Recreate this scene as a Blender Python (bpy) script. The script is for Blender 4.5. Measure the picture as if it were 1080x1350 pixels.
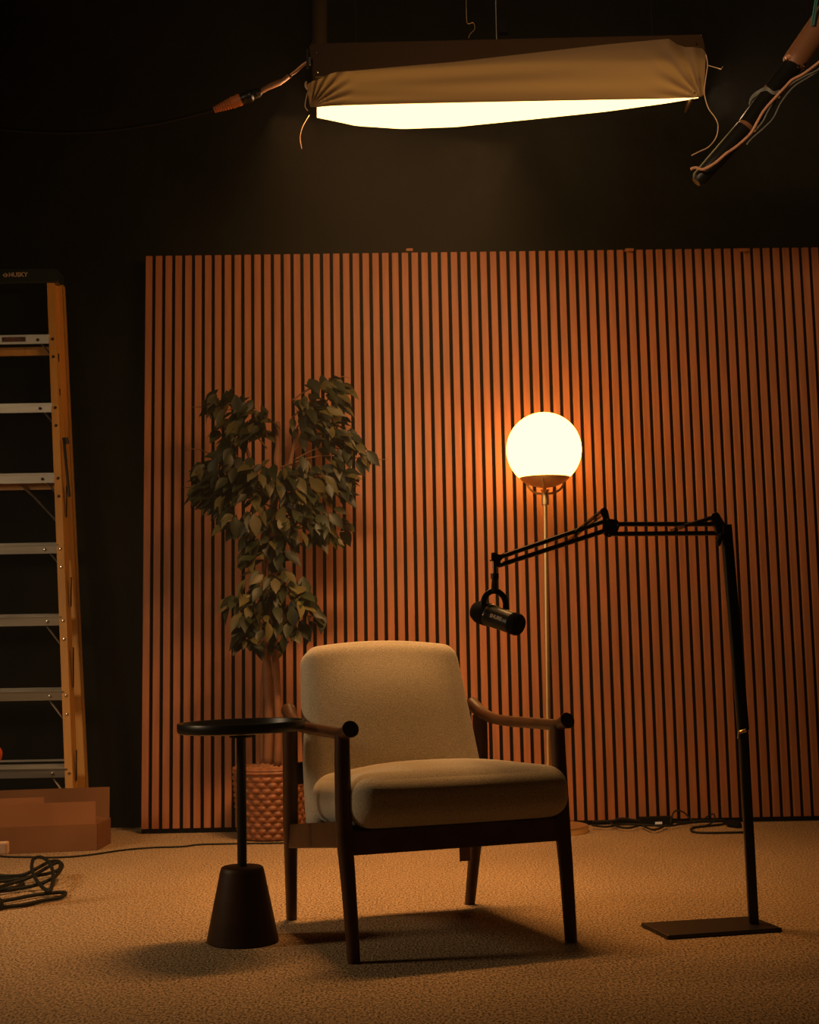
import bpy, bmesh, math, random
from mathutils import Vector, Matrix
random.seed(11)
PI = math.pi
V = Vector

for o in list(bpy.data.objects):
    bpy.data.objects.remove(o, do_unlink=True)
SC = bpy.context.scene
COL = SC.collection

# ------------------------------------------------------------------ camera
FPX = 1950.0
PITCH = math.atan(168 / FPX)
ROLL = -0.0175
CAMZ = 0.758
cf = V((0, math.cos(PITCH), math.sin(PITCH)))
cu0 = V((0, -math.sin(PITCH), math.cos(PITCH)))
cx0 = V((1, 0, 0))
CX = cx0 * math.cos(ROLL) + cu0 * math.sin(ROLL)
CU = -cx0 * math.sin(ROLL) + cu0 * math.cos(ROLL)
cam_data = bpy.data.cameras.new('camera')
cam = bpy.data.objects.new('camera', cam_data)
COL.objects.link(cam)
cam.matrix_world = Matrix(((CX.x, CU.x, -cf.x, 0), (CX.y, CU.y, -cf.y, 0), (CX.z, CU.z, -cf.z, CAMZ), (0, 0, 0, 1)))
cam_data.sensor_fit = 'HORIZONTAL'
cam_data.sensor_width = 24.0
cam_data.lens = FPX / 1080 * 24.0
cam_data.clip_start = 0.05
cam_data.clip_end = 60
cam_data.dof.use_dof = True
cam_data.dof.focus_distance = 3.85
cam_data.dof.aperture_fstop = 11.0
SC.camera = cam

# ------------------------------------------------------------------ exposure, world
SC.view_settings.view_transform = 'Standard'
SC.view_settings.look = 'None'
SC.view_settings.exposure = 0.0
SC.view_settings.gamma = 1.0
SC.cycles.use_denoising = True
SC.cycles.max_bounces = 8
SC.cycles.sample_clamp_indirect = 6
world = bpy.data.worlds.new('world')
SC.world = world
world.use_nodes = True
bg = world.node_tree.nodes['Background']
bg.inputs[0].default_value = (0.55, 0.75, 0.30, 1)
bg.inputs[1].default_value = 0.005

TUBE_RAD = 4.0          # radiance of the sagging diffuser of the hanging fixture
GLOBE_RAD = 12.0         # radiance of the opal globe
# the tubes of the hanging fixture: light going down to chair and floor, and light leaving its open back


def area(name, loc, aim, energy, color, sx, sy, spread):
    d_ = bpy.data.lights.new(name, 'AREA')
    d_.energy = energy; d_.color = color; d_.shape = 'RECTANGLE'; d_.size = sx; d_.size_y = sy
    d_.spread = math.radians(spread)
    o_ = bpy.data.objects.new(name, d_)
    o_.location = loc
    o_.rotation_euler = (V(aim) - V(loc)).to_track_quat('-Z', 'Y').to_euler()
    COL.objects.link(o_)
    return o_


area('fixture_tubes', (-0.02, 4.48, 2.335), (-0.12, 4.72, 0.0), 17, (1.0, 0.47, 0.155), 0.80, 0.10, 92)
area('panel_hotspot_light', (0.10, 4.52, 2.335), (0.0, 5.95, 0.85), 3.2, (1.0, 0.56, 0.25), 0.60, 0.10, 60)  # added beam for the bright spot on the slats, not a separate tube
area('fixture_back_light', (0.20, 4.63, 2.44), (-0.15, 6.1, 2.05), 7.0, (1.0, 0.50, 0.19), 1.05, 0.10, 130)
# fills added outside the fixture's closed ends, brightening the diagonal pole and the connector
area('right_end_fill', (0.96, 4.50, 2.43), (2.0, 4.30, 2.36), 1.8, (1.0, 0.62, 0.34), 0.14, 0.07, 160)
area('left_end_fill', (-0.30, 4.50, 2.43), (-1.3, 4.40, 2.42), 0.7, (1.0, 0.55, 0.26), 0.14, 0.07, 160)
# a studio lamp standing to the left of the set, out of the frame
area('studio_lamp', (-2.75, 3.45, 1.55), (-0.95, 4.7, 0.2), 10.5, (1.0, 0.70, 0.40), 0.45, 0.45, 115)

# weak fill added out of view, high in front, to brighten the rigging
area('rigging_fill', (-1.3, 1.2, 2.5), (0.80, 4.32, 2.44), 4.0, (1.0, 0.64, 0.36), 0.25, 0.25, 46)


def at(px, py, Y=None, z=None):
    """point of the room at depth Y (or height z) seen at that place of the 1080x1350 frame"""
    d = cf + CX * (px - 540) / FPX - CU * (py - 675) / FPX
    t = (Y / d.y) if Y is not None else (z - CAMZ) / d.z
    return V((0, 0, CAMZ)) + d * t


# ------------------------------------------------------------------ materials
def mat(name, color, rough=0.6, metal=0.0, spec=0.5, noise=None, bump=None, coat=0, trans=0, emit=None, sheen=0):
    m = bpy.data.materials.new(name)
    m.use_nodes = True
    nt = m.node_tree
    b = nt.nodes['Principled BSDF']
    b.inputs['Base Color'].default_value = (*color, 1)
    b.inputs['Roughness'].default_value = rough
    b.inputs['Metallic'].default_value = metal
    b.inputs['Specular IOR Level'].default_value = spec
    if coat:
        b.inputs['Coat Weight'].default_value = coat
    if sheen:
        b.inputs['Sheen Weight'].default_value = sheen
    tc = nt.nodes.new('ShaderNodeTexCoord')
    if noise:      # (scale xyz, amount, detail)
        sc_, amt, det = noise
        mp = nt.nodes.new('ShaderNodeMapping'); mp.inputs['Scale'].default_value = sc_
        nz = nt.nodes.new('ShaderNodeTexNoise'); nz.inputs['Scale'].default_value = 1.0; nz.inputs['Detail'].default_value = det
        rp = nt.nodes.new('ShaderNodeMapRange')
        rp.inputs['From Min'].default_value = 0.3; rp.inputs['From Max'].default_value = 0.7
        rp.inputs['To Min'].default_value = 1 - amt; rp.inputs['To Max'].default_value = 1 + amt
        mx = nt.nodes.new('ShaderNodeVectorMath'); mx.operation = 'SCALE'
        mx.inputs[0].default_value = color
        nt.links.new(tc.outputs['Object'], mp.inputs['Vector'])
        nt.links.new(mp.outputs['Vector'], nz.inputs['Vector'])
        nt.links.new(nz.outputs['Fac'], rp.inputs['Value'])
        nt.links.new(rp.outputs['Result'], mx.inputs['Scale'])
        nt.links.new(mx.outputs['Vector'], b.inputs['Base Color'])
    if bump:       # (scale xyz, strength, distance)
        sc_, st, di = bump
        mp = nt.nodes.new('ShaderNodeMapping'); mp.inputs['Scale'].default_value = sc_
        nz = nt.nodes.new('ShaderNodeTexNoise'); nz.inputs['Scale'].default_value = 1.0; nz.inputs['Detail'].default_value = 3
        bp = nt.nodes.new('ShaderNodeBump'); bp.inputs['Strength'].default_value = st; bp.inputs['Distance'].default_value = di
        nt.links.new(tc.outputs['Object'], mp.inputs['Vector'])
        nt.links.new(mp.outputs['Vector'], nz.inputs['Vector'])
        nt.links.new(nz.outputs['Fac'], bp.inputs['Height'])
        nt.links.new(bp.outputs['Normal'], b.inputs['Normal'])
    if emit:
        b.inputs['Emission Color'].default_value = (*emit[0], 1)
        b.inputs['Emission Strength'].default_value = emit[1]
    return m


M = {}
M['slat'] = mat('oak_slat', (0.39, 0.142, 0.055), 0.5, noise=((60, 60, 2.2), 0.16, 4), bump=((90, 90, 3), 0.1, 0.001))
M['felt'] = mat('black_felt', (0.006, 0.006, 0.004), 1.0, spec=0.05)
M['blackwall'] = mat('black_painted_wall', (0.006, 0.0065, 0.003), 0.8, spec=0.12, noise=((2.5, 2.5, 2.5), 0.5, 6), bump=((5, 5, 5), 0.5, 0.05))
M['housing'] = mat('glow_tinted_housing', (0.045, 0.022, 0.007), 0.6, spec=0.15)  # black housing; the brown of the glow around it is put into the colour
M['dark'] = mat('dark_shell', (0.012, 0.012, 0.009), 0.9, spec=0.1)
M['black'] = mat('black_metal', (0.008, 0.008, 0.007), 0.42, spec=0.4)
M['blacksatin'] = mat('black_satin', (0.008, 0.008, 0.006), 0.36, spec=0.35)
M['blackmatte'] = mat('black_matte', (0.006, 0.006, 0.005), 0.9, spec=0.1)
M['rubber'] = mat('black_rubber', (0.009, 0.010, 0.007), 0.6, spec=0.25)
M['walnut'] = mat('walnut', (0.068, 0.027, 0.009), 0.42, spec=0.35, noise=((18, 18, 18), 0.25, 5))
M['cone'] = mat('dark_stained_wood', (0.034, 0.013, 0.004), 0.5, spec=0.22, noise=((3, 3, 30), 0.25, 4))
M['brass'] = mat('brushed_brass', (0.90, 0.68, 0.34), 0.42, metal=1.0)
M['chrome'] = mat('chrome', (0.7, 0.7, 0.66), 0.2, metal=1.0)
M['alu'] = mat('aluminium', (0.46, 0.43, 0.38), 0.42, metal=0.75, noise=((3, 20, 20), 0.18, 4))
M['fiber'] = mat('yellow_fibreglass', (0.66, 0.33, 0.065), 0.5, noise=((30, 30, 2), 0.12, 4))
M['cap'] = mat('dark_green_plastic', (0.020, 0.030, 0.022), 0.35, spec=0.6)
M['ink'] = mat('pale_print', (0.62, 0.50, 0.38), 0.6)
M['sticker'] = mat('dark_red_sticker', (0.10, 0.025, 0.012), 0.5, noise=((60, 60, 60), 0.6, 3))
M['card'] = mat('cardboard', (0.24, 0.110, 0.048), 0.85, noise=((6, 6, 6), 0.10, 4), spec=0.15)
M['card2'] = mat('cardboard_inner', (0.34, 0.155, 0.070), 0.85, noise=((6, 6, 6), 0.08, 4), spec=0.15)
M['tape'] = mat('packing_tape', (0.20, 0.085, 0.045), 0.35)
M['leafd'] = mat('dark_green_leaf', (0.017, 0.022, 0.007), 0.5, spec=0.35, noise=((6, 6, 6), 0.5, 2))
M['leafb'] = mat('olive_leaf', (0.080, 0.068, 0.022), 0.5, spec=0.35, noise=((6, 6, 6), 0.4, 2))
M['bark'] = mat('bark', (0.20, 0.085, 0.035), 0.75, noise=((20, 20, 6), 0.3, 4), bump=((60, 60, 20), 0.4, 0.003))
M['wicker'] = mat('wicker', (0.24, 0.085, 0.030), 0.5, noise=((40, 40, 40), 0.3, 3))
M['moss'] = mat('wood_chips', (0.24, 0.10, 0.04), 0.9, noise=((60, 60, 60), 0.5, 3), bump=((60, 60, 60), 1.0, 0.01))
M['cord'] = mat('orange_cord', (0.88, 0.46, 0.28), 0.45)
M['teal'] = mat('teal_wire', (0.06, 0.22, 0.20), 0.4)
M['greywire'] = mat('grey_wire', (0.26, 0.27, 0.24), 0.4)
M['orange'] = mat('orange_rubber', (0.75, 0.22, 0.06), 0.5)
M['copperpipe'] = mat('brown_sleeve', (0.26, 0.115, 0.050), 0.5)
M['palewood'] = mat('pale_block', (0.55, 0.36, 0.24), 0.55)
M['redrim'] = mat('red_orange_rim', (0.42, 0.06, 0.015), 0.4)
M['string'] = mat('string', (0.65, 0.42, 0.26), 0.7)
M['tag'] = mat('paper_tag', (0.26, 0.16, 0.08), 0.8)
M['screw'] = mat('steel_screw', (0.8, 0.7, 0.55), 0.15, metal=1.0)


def fabric_mat():
    m = mat('beige_linen', (0.50, 0.44, 0.34), 0.95, spec=0.1, sheen=0.25)
    nt = m.node_tree; b = nt.nodes['Principled BSDF']
    tc = nt.nodes.new('ShaderNodeTexCoord')
    outs = []
    for s in ((620, 620, 240), (260, 620, 620)):
        mp = nt.nodes.new('ShaderNodeMapping'); mp.inputs['Scale'].default_value = s
        nz = nt.nodes.new('ShaderNodeTexNoise'); nz.inputs['Scale'].default_value = 1; nz.inputs['Detail'].default_value = 2
        nt.links.new(tc.outputs['Object'], mp.inputs[0]); nt.links.new(mp.outputs[0], nz.inputs['Vector'])
        outs.append(nz.outputs['Fac'])
    ad = nt.nodes.new('ShaderNodeMath'); ad.operation = 'ADD'
    nt.links.new(outs[0], ad.inputs[0]); nt.links.new(outs[1], ad.inputs[1])
    rp = nt.nodes.new('ShaderNodeMapRange'); rp.inputs['From Min'].default_value = 0.7; rp.inputs['From Max'].default_value = 1.3
    rp.inputs['To Min'].default_value = 0.62; rp.inputs['To Max'].default_value = 1.38
    sc_ = nt.nodes.new('ShaderNodeVectorMath'); sc_.operation = 'SCALE'; sc_.inputs[0].default_value = (0.50, 0.44, 0.34)
    nt.links.new(ad.outputs[0], rp.inputs['Value']); nt.links.new(rp.outputs[0], sc_.inputs['Scale'])
    nt.links.new(sc_.outputs[0], b.inputs['Base Color'])
    bp = nt.nodes.new('ShaderNodeBump'); bp.inputs['Strength'].default_value = 0.5; bp.inputs['Distance'].default_value = 0.0015
    nt.links.new(ad.outputs[0], bp.inputs['Height']); nt.links.new(bp.outputs[0], b.inputs['Normal'])
    return m


def carpet_mat():
    base = (0.40, 0.28, 0.165)
    m = mat('beige_carpet', base, 1.0, spec=0.05)
    nt = m.node_tree; b = nt.nodes['Principled BSDF']
    tc = nt.nodes.new('ShaderNodeTexCoord')
    mp = nt.nodes.new('ShaderNodeMapping'); mp.inputs['Scale'].default_value = (1.0, 0.55, 1.0)
    nt.links.new(tc.outputs['Object'], mp.inputs[0])
    n1 = nt.nodes.new('ShaderNodeTexNoise'); n1.inputs['Scale'].default_value = 170; n1.inputs['Detail'].default_value = 2; n1.inputs['Roughness'].default_value = 0.7
    n2 = nt.nodes.new('ShaderNodeTexNoise'); n2.inputs['Scale'].default_value = 2.2; n2.inputs['Detail'].default_value = 4
    vo = nt.nodes.new('ShaderNodeTexVoronoi'); vo.inputs['Scale'].default_value = 190
    for n in (n1, n2, vo):
        nt.links.new(mp.outputs[0], n.inputs['Vector'])
    r1 = nt.nodes.new('ShaderNodeMapRange'); r1.inputs['From Min'].default_value = 0.38; r1.inputs['From Max'].default_value = 0.58
    r1.inputs['To Min'].default_value = 0.30; r1.inputs['To Max'].default_value = 1.38
    r2 = nt.nodes.new('ShaderNodeMapRange'); r2.inputs['From Min'].default_value = 0.3; r2.inputs['From Max'].default_value = 0.7
    r2.inputs['To Min'].default_value = 0.90; r2.inputs['To Max'].default_value = 1.10
    mu = nt.nodes.new('ShaderNodeMath'); mu.operation = 'MULTIPLY'
    nt.links.new(n1.outputs['Fac'], r1.inputs['Value']); nt.links.new(n2.outputs['Fac'], r2.inputs['Value'])
    nt.links.new(r1.outputs[0], mu.inputs[0]); nt.links.new(r2.outputs[0], mu.inputs[1])
    sc_ = nt.nodes.new('ShaderNodeVectorMath'); sc_.operation = 'SCALE'; sc_.inputs[0].default_value = base
    nt.links.new(mu.outputs[0], sc_.inputs['Scale']); nt.links.new(sc_.outputs[0], b.inputs['Base Color'])
    ad = nt.nodes.new('ShaderNodeMath'); ad.operation = 'ADD'
    nt.links.new(n1.outputs['Fac'], ad.inputs[0]); nt.links.new(vo.outputs['Distance'], ad.inputs[1])
    bp = nt.nodes.new('ShaderNodeBump'); bp.inputs['Strength'].default_value = 0.5; bp.inputs['Distance'].default_value = 0.003
    nt.links.new(ad.outputs[0], bp.inputs['Height']); nt.links.new(bp.outputs[0], b.inputs['Normal'])
    return m


def cloth_mat():
    m = bpy.data.materials.new('thin_grey_cloth'); m.use_nodes = True
    nt = m.node_tree; nt.nodes.clear()
    o = nt.nodes.new('ShaderNodeOutputMaterial')
    d = nt.nodes.new('ShaderNodeBsdfDiffuse'); d.inputs[0].default_value = (0.19, 0.125, 0.070, 1)
    t = nt.nodes.new('ShaderNodeBsdfTranslucent'); t.inputs[0].default_value = (0.095, 0.060, 0.026, 1)
    a = nt.nodes.new('ShaderNodeAddShader')
    nt.links.new(d.outputs[0], a.inputs[0]); nt.links.new(t.outputs[0], a.inputs[1]); nt.links.new(a.outputs[0], o.inputs[0])
    return m


def emit_mat(name, col, s):
    m = bpy.data.materials.new(name); m.use_nodes = True
    nt = m.node_tree; nt.nodes.clear()
    o = nt.nodes.new('ShaderNodeOutputMaterial')
    e = nt.nodes.new('ShaderNodeEmission'); e.inputs[0].default_value = (*col, 1); e.inputs[1].default_value = s
    nt.links.new(e.outputs[0], o.inputs[0])
    return m


M['linen'] = fabric_mat()
M['carpet'] = carpet_mat()
M['cloth'] = cloth_mat()
M['tube'] = emit_mat('lit_diffuser', (1.0, 0.62, 0.20), TUBE_RAD)
M['globe'] = emit_mat('lit_opal_glass', (1.0, 0.42, 0.070), GLOBE_RAD)
M['led'] = emit_mat('lit_indicator', (0.9, 0.5, 0.25), 0.35)

# ------------------------------------------------------------------ mesh helpers


def frame_of(d, up=V((0, 0, 1))):
    d = d.normalized()
    if abs(d.dot(up)) > 0.97:
        up = V((0, 1, 0))
    s = d.cross(up).normalized()
    return s, s.cross(d).normalized()


def add_box(bm, c, s, R=None):
    """box centred at c, size s, optional 3x3 rotation"""
    vs = []
    for sx in (-1, 1):
        for sy in (-1, 1):
            for sz in (-1, 1):
                p = V((sx * s[0] / 2, sy * s[1] / 2, sz * s[2] / 2))
                if R is not None:
                    p = R @ p
                vs.append(bm.verts.new(V(c) + p))
    for f in ((0, 1, 3, 2), (4, 6, 7, 5), (0, 4, 5, 1), (2, 3, 7, 6), (0, 2, 6, 4), (1, 5, 7, 3)):
        bm.faces.new([vs[i] for i in f])


def add_tube(bm, pts, r, n=12, caps=True, up=None, flat=1.0, power=2.0):
    """tube along points; r number or list; flat = ratio of second axis; power>2 squares the profile"""
    pts = [V(p) for p in pts]
    rs = r if isinstance(r, (list, tuple)) else [r] * len(pts)
    rings = []
    s = None
    for i, p in enumerate(pts):
        a = pts[max(0, i - 1)]; b = pts[min(len(pts) - 1, i + 1)]
        d = (b - a)
        if d.length < 1e-9:
            d = V((0, 0, 1))
        d.normalize()
        if s is None:
            s, t = frame_of(d, V(up) if up is not None else V((0, 0, 1)))
        else:
            s = (s - d * s.dot(d))
            if s.length < 1e-6:
                s, t = frame_of(d)
            s.normalize()
            t = s.cross(d).normalized()
        ring = []
        for k in range(n):
            an = 2 * PI * k / n
            ca, sa = math.cos(an), math.sin(an)
            q = (abs(ca) ** power + abs(sa) ** power) ** (-1 / power)
            ring.append(bm.verts.new(p + (s * ca + t * sa * flat) * rs[i] * q))
        rings.append(ring)
    for i in range(len(rings) - 1):
        for k in range(n):
            k2 = (k + 1) % n
            bm.faces.new((rings[i][k], rings[i][k2], rings[i + 1][k2], rings[i + 1][k]))
    if caps:
        bm.faces.new(rings[0][::-1]); bm.faces.new(rings[-1])


def add_lathe(bm, prof, c=(0, 0, 0), n=48, axis=None):
    """prof list of (r, z); axis direction optional"""
    c = V(c)
    if axis is None:
        ex, ey, ez = V((1, 0, 0)), V((0, 1, 0)), V((0, 0, 1))
    else:
        ez = V(axis).normalized(); ex, ey = frame_of(ez)
    rings = []
    for (r, z) in prof:
        if r < 1e-6:
            rings.append([bm.verts.new(c + ez * z)])
        else:
            rings.append([bm.verts.new(c + ez * z + (ex * math.cos(2 * PI * k / n) + ey * math.sin(2 * PI * k / n)) * r) for k in range(n)])
    for i in range(len(rings) - 1):
        A, B = rings[i], rings[i + 1]
        for k in range(n):
            k2 = (k + 1) % n
            if len(A) == 1 and len(B) == 1:
                continue
            if len(A) == 1:
                bm.faces.new((A[0], B[k2], B[k]))
            elif len(B) == 1:
                bm.faces.new((A[k], A[k2], B[0]))
            else:
                bm.faces.new((A[k], A[k2], B[k2], B[k]))


def add_prism(bm, poly, d):
    """polygon (list of points) extruded by vector d"""
    a = [bm.verts.new(V(p)) for p in poly]
    b = [bm.verts.new(V(p) + V(d)) for p in poly]
    bm.faces.new(a[::-1]); bm.faces.new(b)
    for i in range(len(a)):
        j = (i + 1) % len(a)
        bm.faces.new((a[i], a[j], b[j], b[i]))


def add_grid(bm, P):
    """P[i][j] points"""
    v = [[bm.verts.new(V(p)) for p in row] for row in P]
    for i in range(len(v) - 1):
        for j in range(len(v[0]) - 1):
            bm.faces.new((v[i][j], v[i + 1][j], v[i + 1][j + 1], v[i][j + 1]))


def catmull(pts, n=8):
    pts = [V(p) for p in pts]
    out = []
    for i in range(len(pts) - 1):
        p0 = pts[max(i - 1, 0)]; p1 = pts[i]; p2 = pts[i + 1]; p3 = pts[min(i + 2, len(pts) - 1)]
        for k in range(n):
            t = k / n
            out.append(0.5 * ((2 * p1) + (p2 - p0) * t + (2 * p0 - 5 * p1 + 4 * p2 - p3) * t * t + (3 * p1 - p0 - 3 * p2 + p3) * t ** 3))
    out.append(pts[-1])
    return out


def mod(o, kind, **kw):
    m = o.modifiers.new(kind.lower(), kind)
    for k, v in kw.items():
        setattr(m, k, v)
    return m


def rootmat(o):
    m = Matrix.Translation(o.location) @ o.rotation_euler.to_matrix().to_4x4()
    return m


def thing(name, label, cat, loc=(0, 0, 0), rotz=0.0, group=None):
    o = bpy.data.objects.new(name, None)
    o.empty_display_size = 0.1
    COL.objects.link(o)
    o.location = loc; o.rotation_euler = (0, 0, rotz)
    o['label'] = label; o['category'] = cat
    if group:
        o['group'] = group
    return o


def obj(name, bm, m, parent=None, world=False, smooth=True, bevel=0.0, angle=35, label=None, segs=2):
    """ONE mesh object; world=True: the vertices are in room coordinates and get moved into the parent's"""
    bmesh.ops.recalc_face_normals(bm, faces=bm.faces)
    me = bpy.data.meshes.new(name)
    if world and parent is not None:
        top = parent
        while top.parent:
            top = top.parent
        bm.transform(rootmat(top).inverted())
    bm.to_mesh(me); bm.free()
    me.materials.append(m)
    for p in me.polygons:
        p.use_smooth = smooth
    if smooth:
        me.set_sharp_from_angle(angle=math.radians(angle))
    o = bpy.data.objects.new(name, me)
    COL.objects.link(o)
    if parent is not None:
        o.parent = parent
    if bevel:
        mod(o, 'BEVEL', width=bevel, segments=segs, limit_method='ANGLE', angle_limit=math.radians(40))
    if label:
        o['label'] = label
    return o


def tag(o, label, cat, group=None):
    o['label'] = label; o['category'] = cat
    if group:
        o['group'] = group
    return o


def struct(o):
    o['kind'] = 'structure'
    return o


def text_mesh(name, body, size, m, parent, loc, R, depth=0.0004, shear=0.0, xscale=1.0):
    cu = bpy.data.curves.new(name, 'FONT')
    cu.body = body; cu.size = size; cu.extrude = depth; cu.align_x = 'CENTER'; cu.align_y = 'CENTER'; cu.shear = shear
    cu.offset = size * 0.02
    tmp = bpy.data.objects.new(name + '_tmp', cu)
    COL.objects.link(tmp)
    dg = bpy.context.evaluated_depsgraph_get()
    me = bpy.data.meshes.new_from_object(tmp.evaluated_get(dg))
    bpy.data.objects.remove(tmp, do_unlink=True)
    me.name = name
    top = parent
    while top.parent:
        top = top.parent
    me.transform(rootmat(top).inverted() @ Matrix.Translation(loc) @ R.to_4x4() @ Matrix.Diagonal((xscale, 1, 1, 1)))
    me.materials.clear(); me.materials.append(m)
    o = bpy.data.objects.new(name, me)
    COL.objects.link(o); o.parent = parent
    return o


def BM():
    return bmesh.new()


# ================================================================== THE ROOM
WALL_Y = 6.235
bm = BM(); add_box(bm, (0, 2.6, -0.05), (8.4, 9.0, 0.1)); struct(obj('floor', bm, M['carpet'], smooth=False))
bm = BM(); add_box(bm, (0, WALL_Y + 0.05, 1.85), (8.4, 0.1, 3.7)); struct(obj('wall_back', bm, M['blackwall'], smooth=False))
bm = BM(); add_box(bm, (-4.15, 1.85, 1.85), (0.1, 8.7, 3.7)); struct(obj('wall_left', bm, M['dark'], smooth=False))
bm = BM(); add_box(bm, (4.15, 1.85, 1.85), (0.1, 8.7, 3.7)); struct(obj('wall_right', bm, M['dark'], smooth=False))
bm = BM(); add_box(bm, (0, 2.6, 3.75), (8.4, 9.0, 0.1)); struct(obj('ceiling', bm, M['dark'], smooth=False))

# ------------------------------------------------------------------ slatted panels leaning on the black wall
PB = V((-1.096, 6.004, 0.0))                    # front foot of the left panel, left corner
pyaw = math.atan2(0.044, 2.554)
plean = math.atan2(0.142, 2.376)
pu = V((math.cos(pyaw), math.sin(pyaw), 0))     # along the row
pn0 = V((-math.sin(pyaw), math.cos(pyaw), 0))   # away from the camera
pv = (V((0, 0, 1)) * math.cos(plean) + pn0 * math.sin(plean)).normalized()
pn = pn0 * math.cos(plean) - V((0, 0, 1)) * math.sin(plean)
PITCH_S = 2.554 / 61.25
Rp = Matrix((pu, pn, pv)).transposed()
SW = 0.0275


def panel(k0, n, label, top=0.0):
    x0 = k0 * PITCH_S
    W = n * PITCH_S
    base = PB + pu * x0
    r = thing('slatted_panel', label, 'wall panel', tuple(base + pu * W / 2), 0, None)
    bm = BM()
    for k in range(n):
        dx = x0 + k * PITCH_S
        c = PB + pu * (dx + SW / 2) + pv * (0.020 + (2.38 + top) / 2) + pn * 0.007
        add_box(bm, c, (SW, 0.014, 2.38 + top), Rp)
    obj('slats', bm, M['slat'], r, world=True, smooth=False, bevel=0.0012, segs=1)
    bm = BM()
    c = PB + pu * (x0 + W / 2 - 0.002) + pv * (0.001 + 1.197) + pn * 0.0185
    add_box(bm, c, (W - 0.001, 0.009, 2.394), Rp)
    obj('felt_backing', bm, M['felt'], r, world=True, smooth=False)
    return r


panel(0, 28, 'oak slatted wall panel behind the potted tree, left end of the row')
panel(28, 28, 'oak slatted wall panel behind the lit globe lamp, middle of the row')
panel(56, 28, 'oak slatted wall panel cut by the right edge, right end of the row')
# small hooks showing above the top edge
for x_, w_, nm in ((540, 9, 'small pale mounting hook over the panel top, leftmost, above the chair'),
                   (830, 11, 'small mounting hook over the panel top, between the lamp and the microphone stand'),
                   (979, 11, 'small mounting hook over the panel top, rightmost')):
    P = at(x_, 331, Y=6.155)
    bm = BM()
    add_box(bm, P + V((0, -0.004, 0.004)), (w_ / 320, 0.004, 0.008))
    add_box(bm, P + V((0, 0.022, 0.009)), (w_ / 320, 0.055, 0.003))
    tag(obj('panel_hook', bm, M['slat'], smooth=False), nm, 'hook', 'hooks on the panel top')

# ================================================================== ARMCHAIR
CTH = math.radians(21.0)
chair = thing('armchair', 'beige linen armchair with dark walnut frame in the middle of the carpet', 'armchair', (0.012, 3.943, 0), CTH)


def cushion(W0, W1, D, T, r, crown_t, crown_b=0.004, bulge=0.006, n=32, backcrown=None):
    """rounded upholstered block: x width (W0 at y=-D/2, W1 at y=+D/2), y depth D, z thickness T"""
    bm = BM()
    bmesh.ops.create_cube(bm, size=1.0)
    bmesh.ops.subdivide_edges(bm, edges=bm.edges[:], cuts=n, use_grid_fill=True)
    for v in bm.verts:
        a, b, c = v.co * 2

        def ease(q):
            return math.copysign(1 - (1 - abs(q)) ** 1.35, q)
        a, b, c = ease(a), ease(b), ease(c)
        W = W0 + (W1 - W0) * (b + 1) / 2
        p = V((a * W / 2, b * D / 2, c * T / 2))
        h_ = V((W / 2, D / 2, T / 2))
        q = V([max(-h_[i] + r, min(h_[i] - r, p[i])) for i in range(3)])
        dv = p - q
        if dv.length > 1e-7:
            # radial projection keeps the rounded border even
            p = q + dv.normalized() * r * min(1.0, max(abs(dv[i]) for i in range(3)) / r)
        wx = max(0, 1 - a * a); wy = max(0, 1 - b * b); wz = max(0, 1 - c * c)
        k = ((1 - abs(a) ** 3) ** 2) * ((1 - abs(b) ** 3) ** 2)
        if c > 0:
            p.z += crown_t * k * min(1, c * 1.0)
        else:
            p.z -= crown_b * k * min(1, -c * 1.0)
        p.x += math.copysign(bulge * wy * wz, a) * min(1, abs(a))
        p.y += math.copysign(bulge * wx * wz, b) * min(1, abs(b))
        v.co = p
    return bm


# seat
bm = cushion(0.578, 0.540, 0.45, 0.130, 0.052, 0.026, bulge=0.006)
bm.transform(Matrix.Translation((0.010, -0.087, 0.357)) @ Matrix.Rotation(math.radians(-4.3), 4, 'X'))
seat = obj('seat_cushion', bm, M['linen'], chair, angle=80)
mod(seat, 'SUBSURF', levels=0, render_levels=1)
# backrest: local y of the block -> up, z of the block -> towards the sitter
bm = cushion(0.520, 0.452, 0.50, 0.100, 0.036, 0.034, bulge=0.004)
B_LEAN = math.radians(18)
up_b = V((0, math.sin(B_LEAN), math.cos(B_LEAN)))
fr_b = V((0, -math.cos(B_LEAN), math.sin(B_LEAN)))
Rb = Matrix((V((1, 0, 0)), up_b, fr_b)).transposed()
for v in bm.verts:      # softly arched top edge
    if v.co.y > 0:
        v.co.y += 0.016 * (1 - (v.co.x / 0.23) ** 2) * (v.co.y / 0.25)
bm.transform(Matrix.Translation((-0.004, 0.212, 0.494)) @ Rb.to_4x4())
back = obj('backrest', bm, M['linen'], chair, angle=80)
mod(back, 'SUBSURF', levels=0, render_levels=1)

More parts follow.
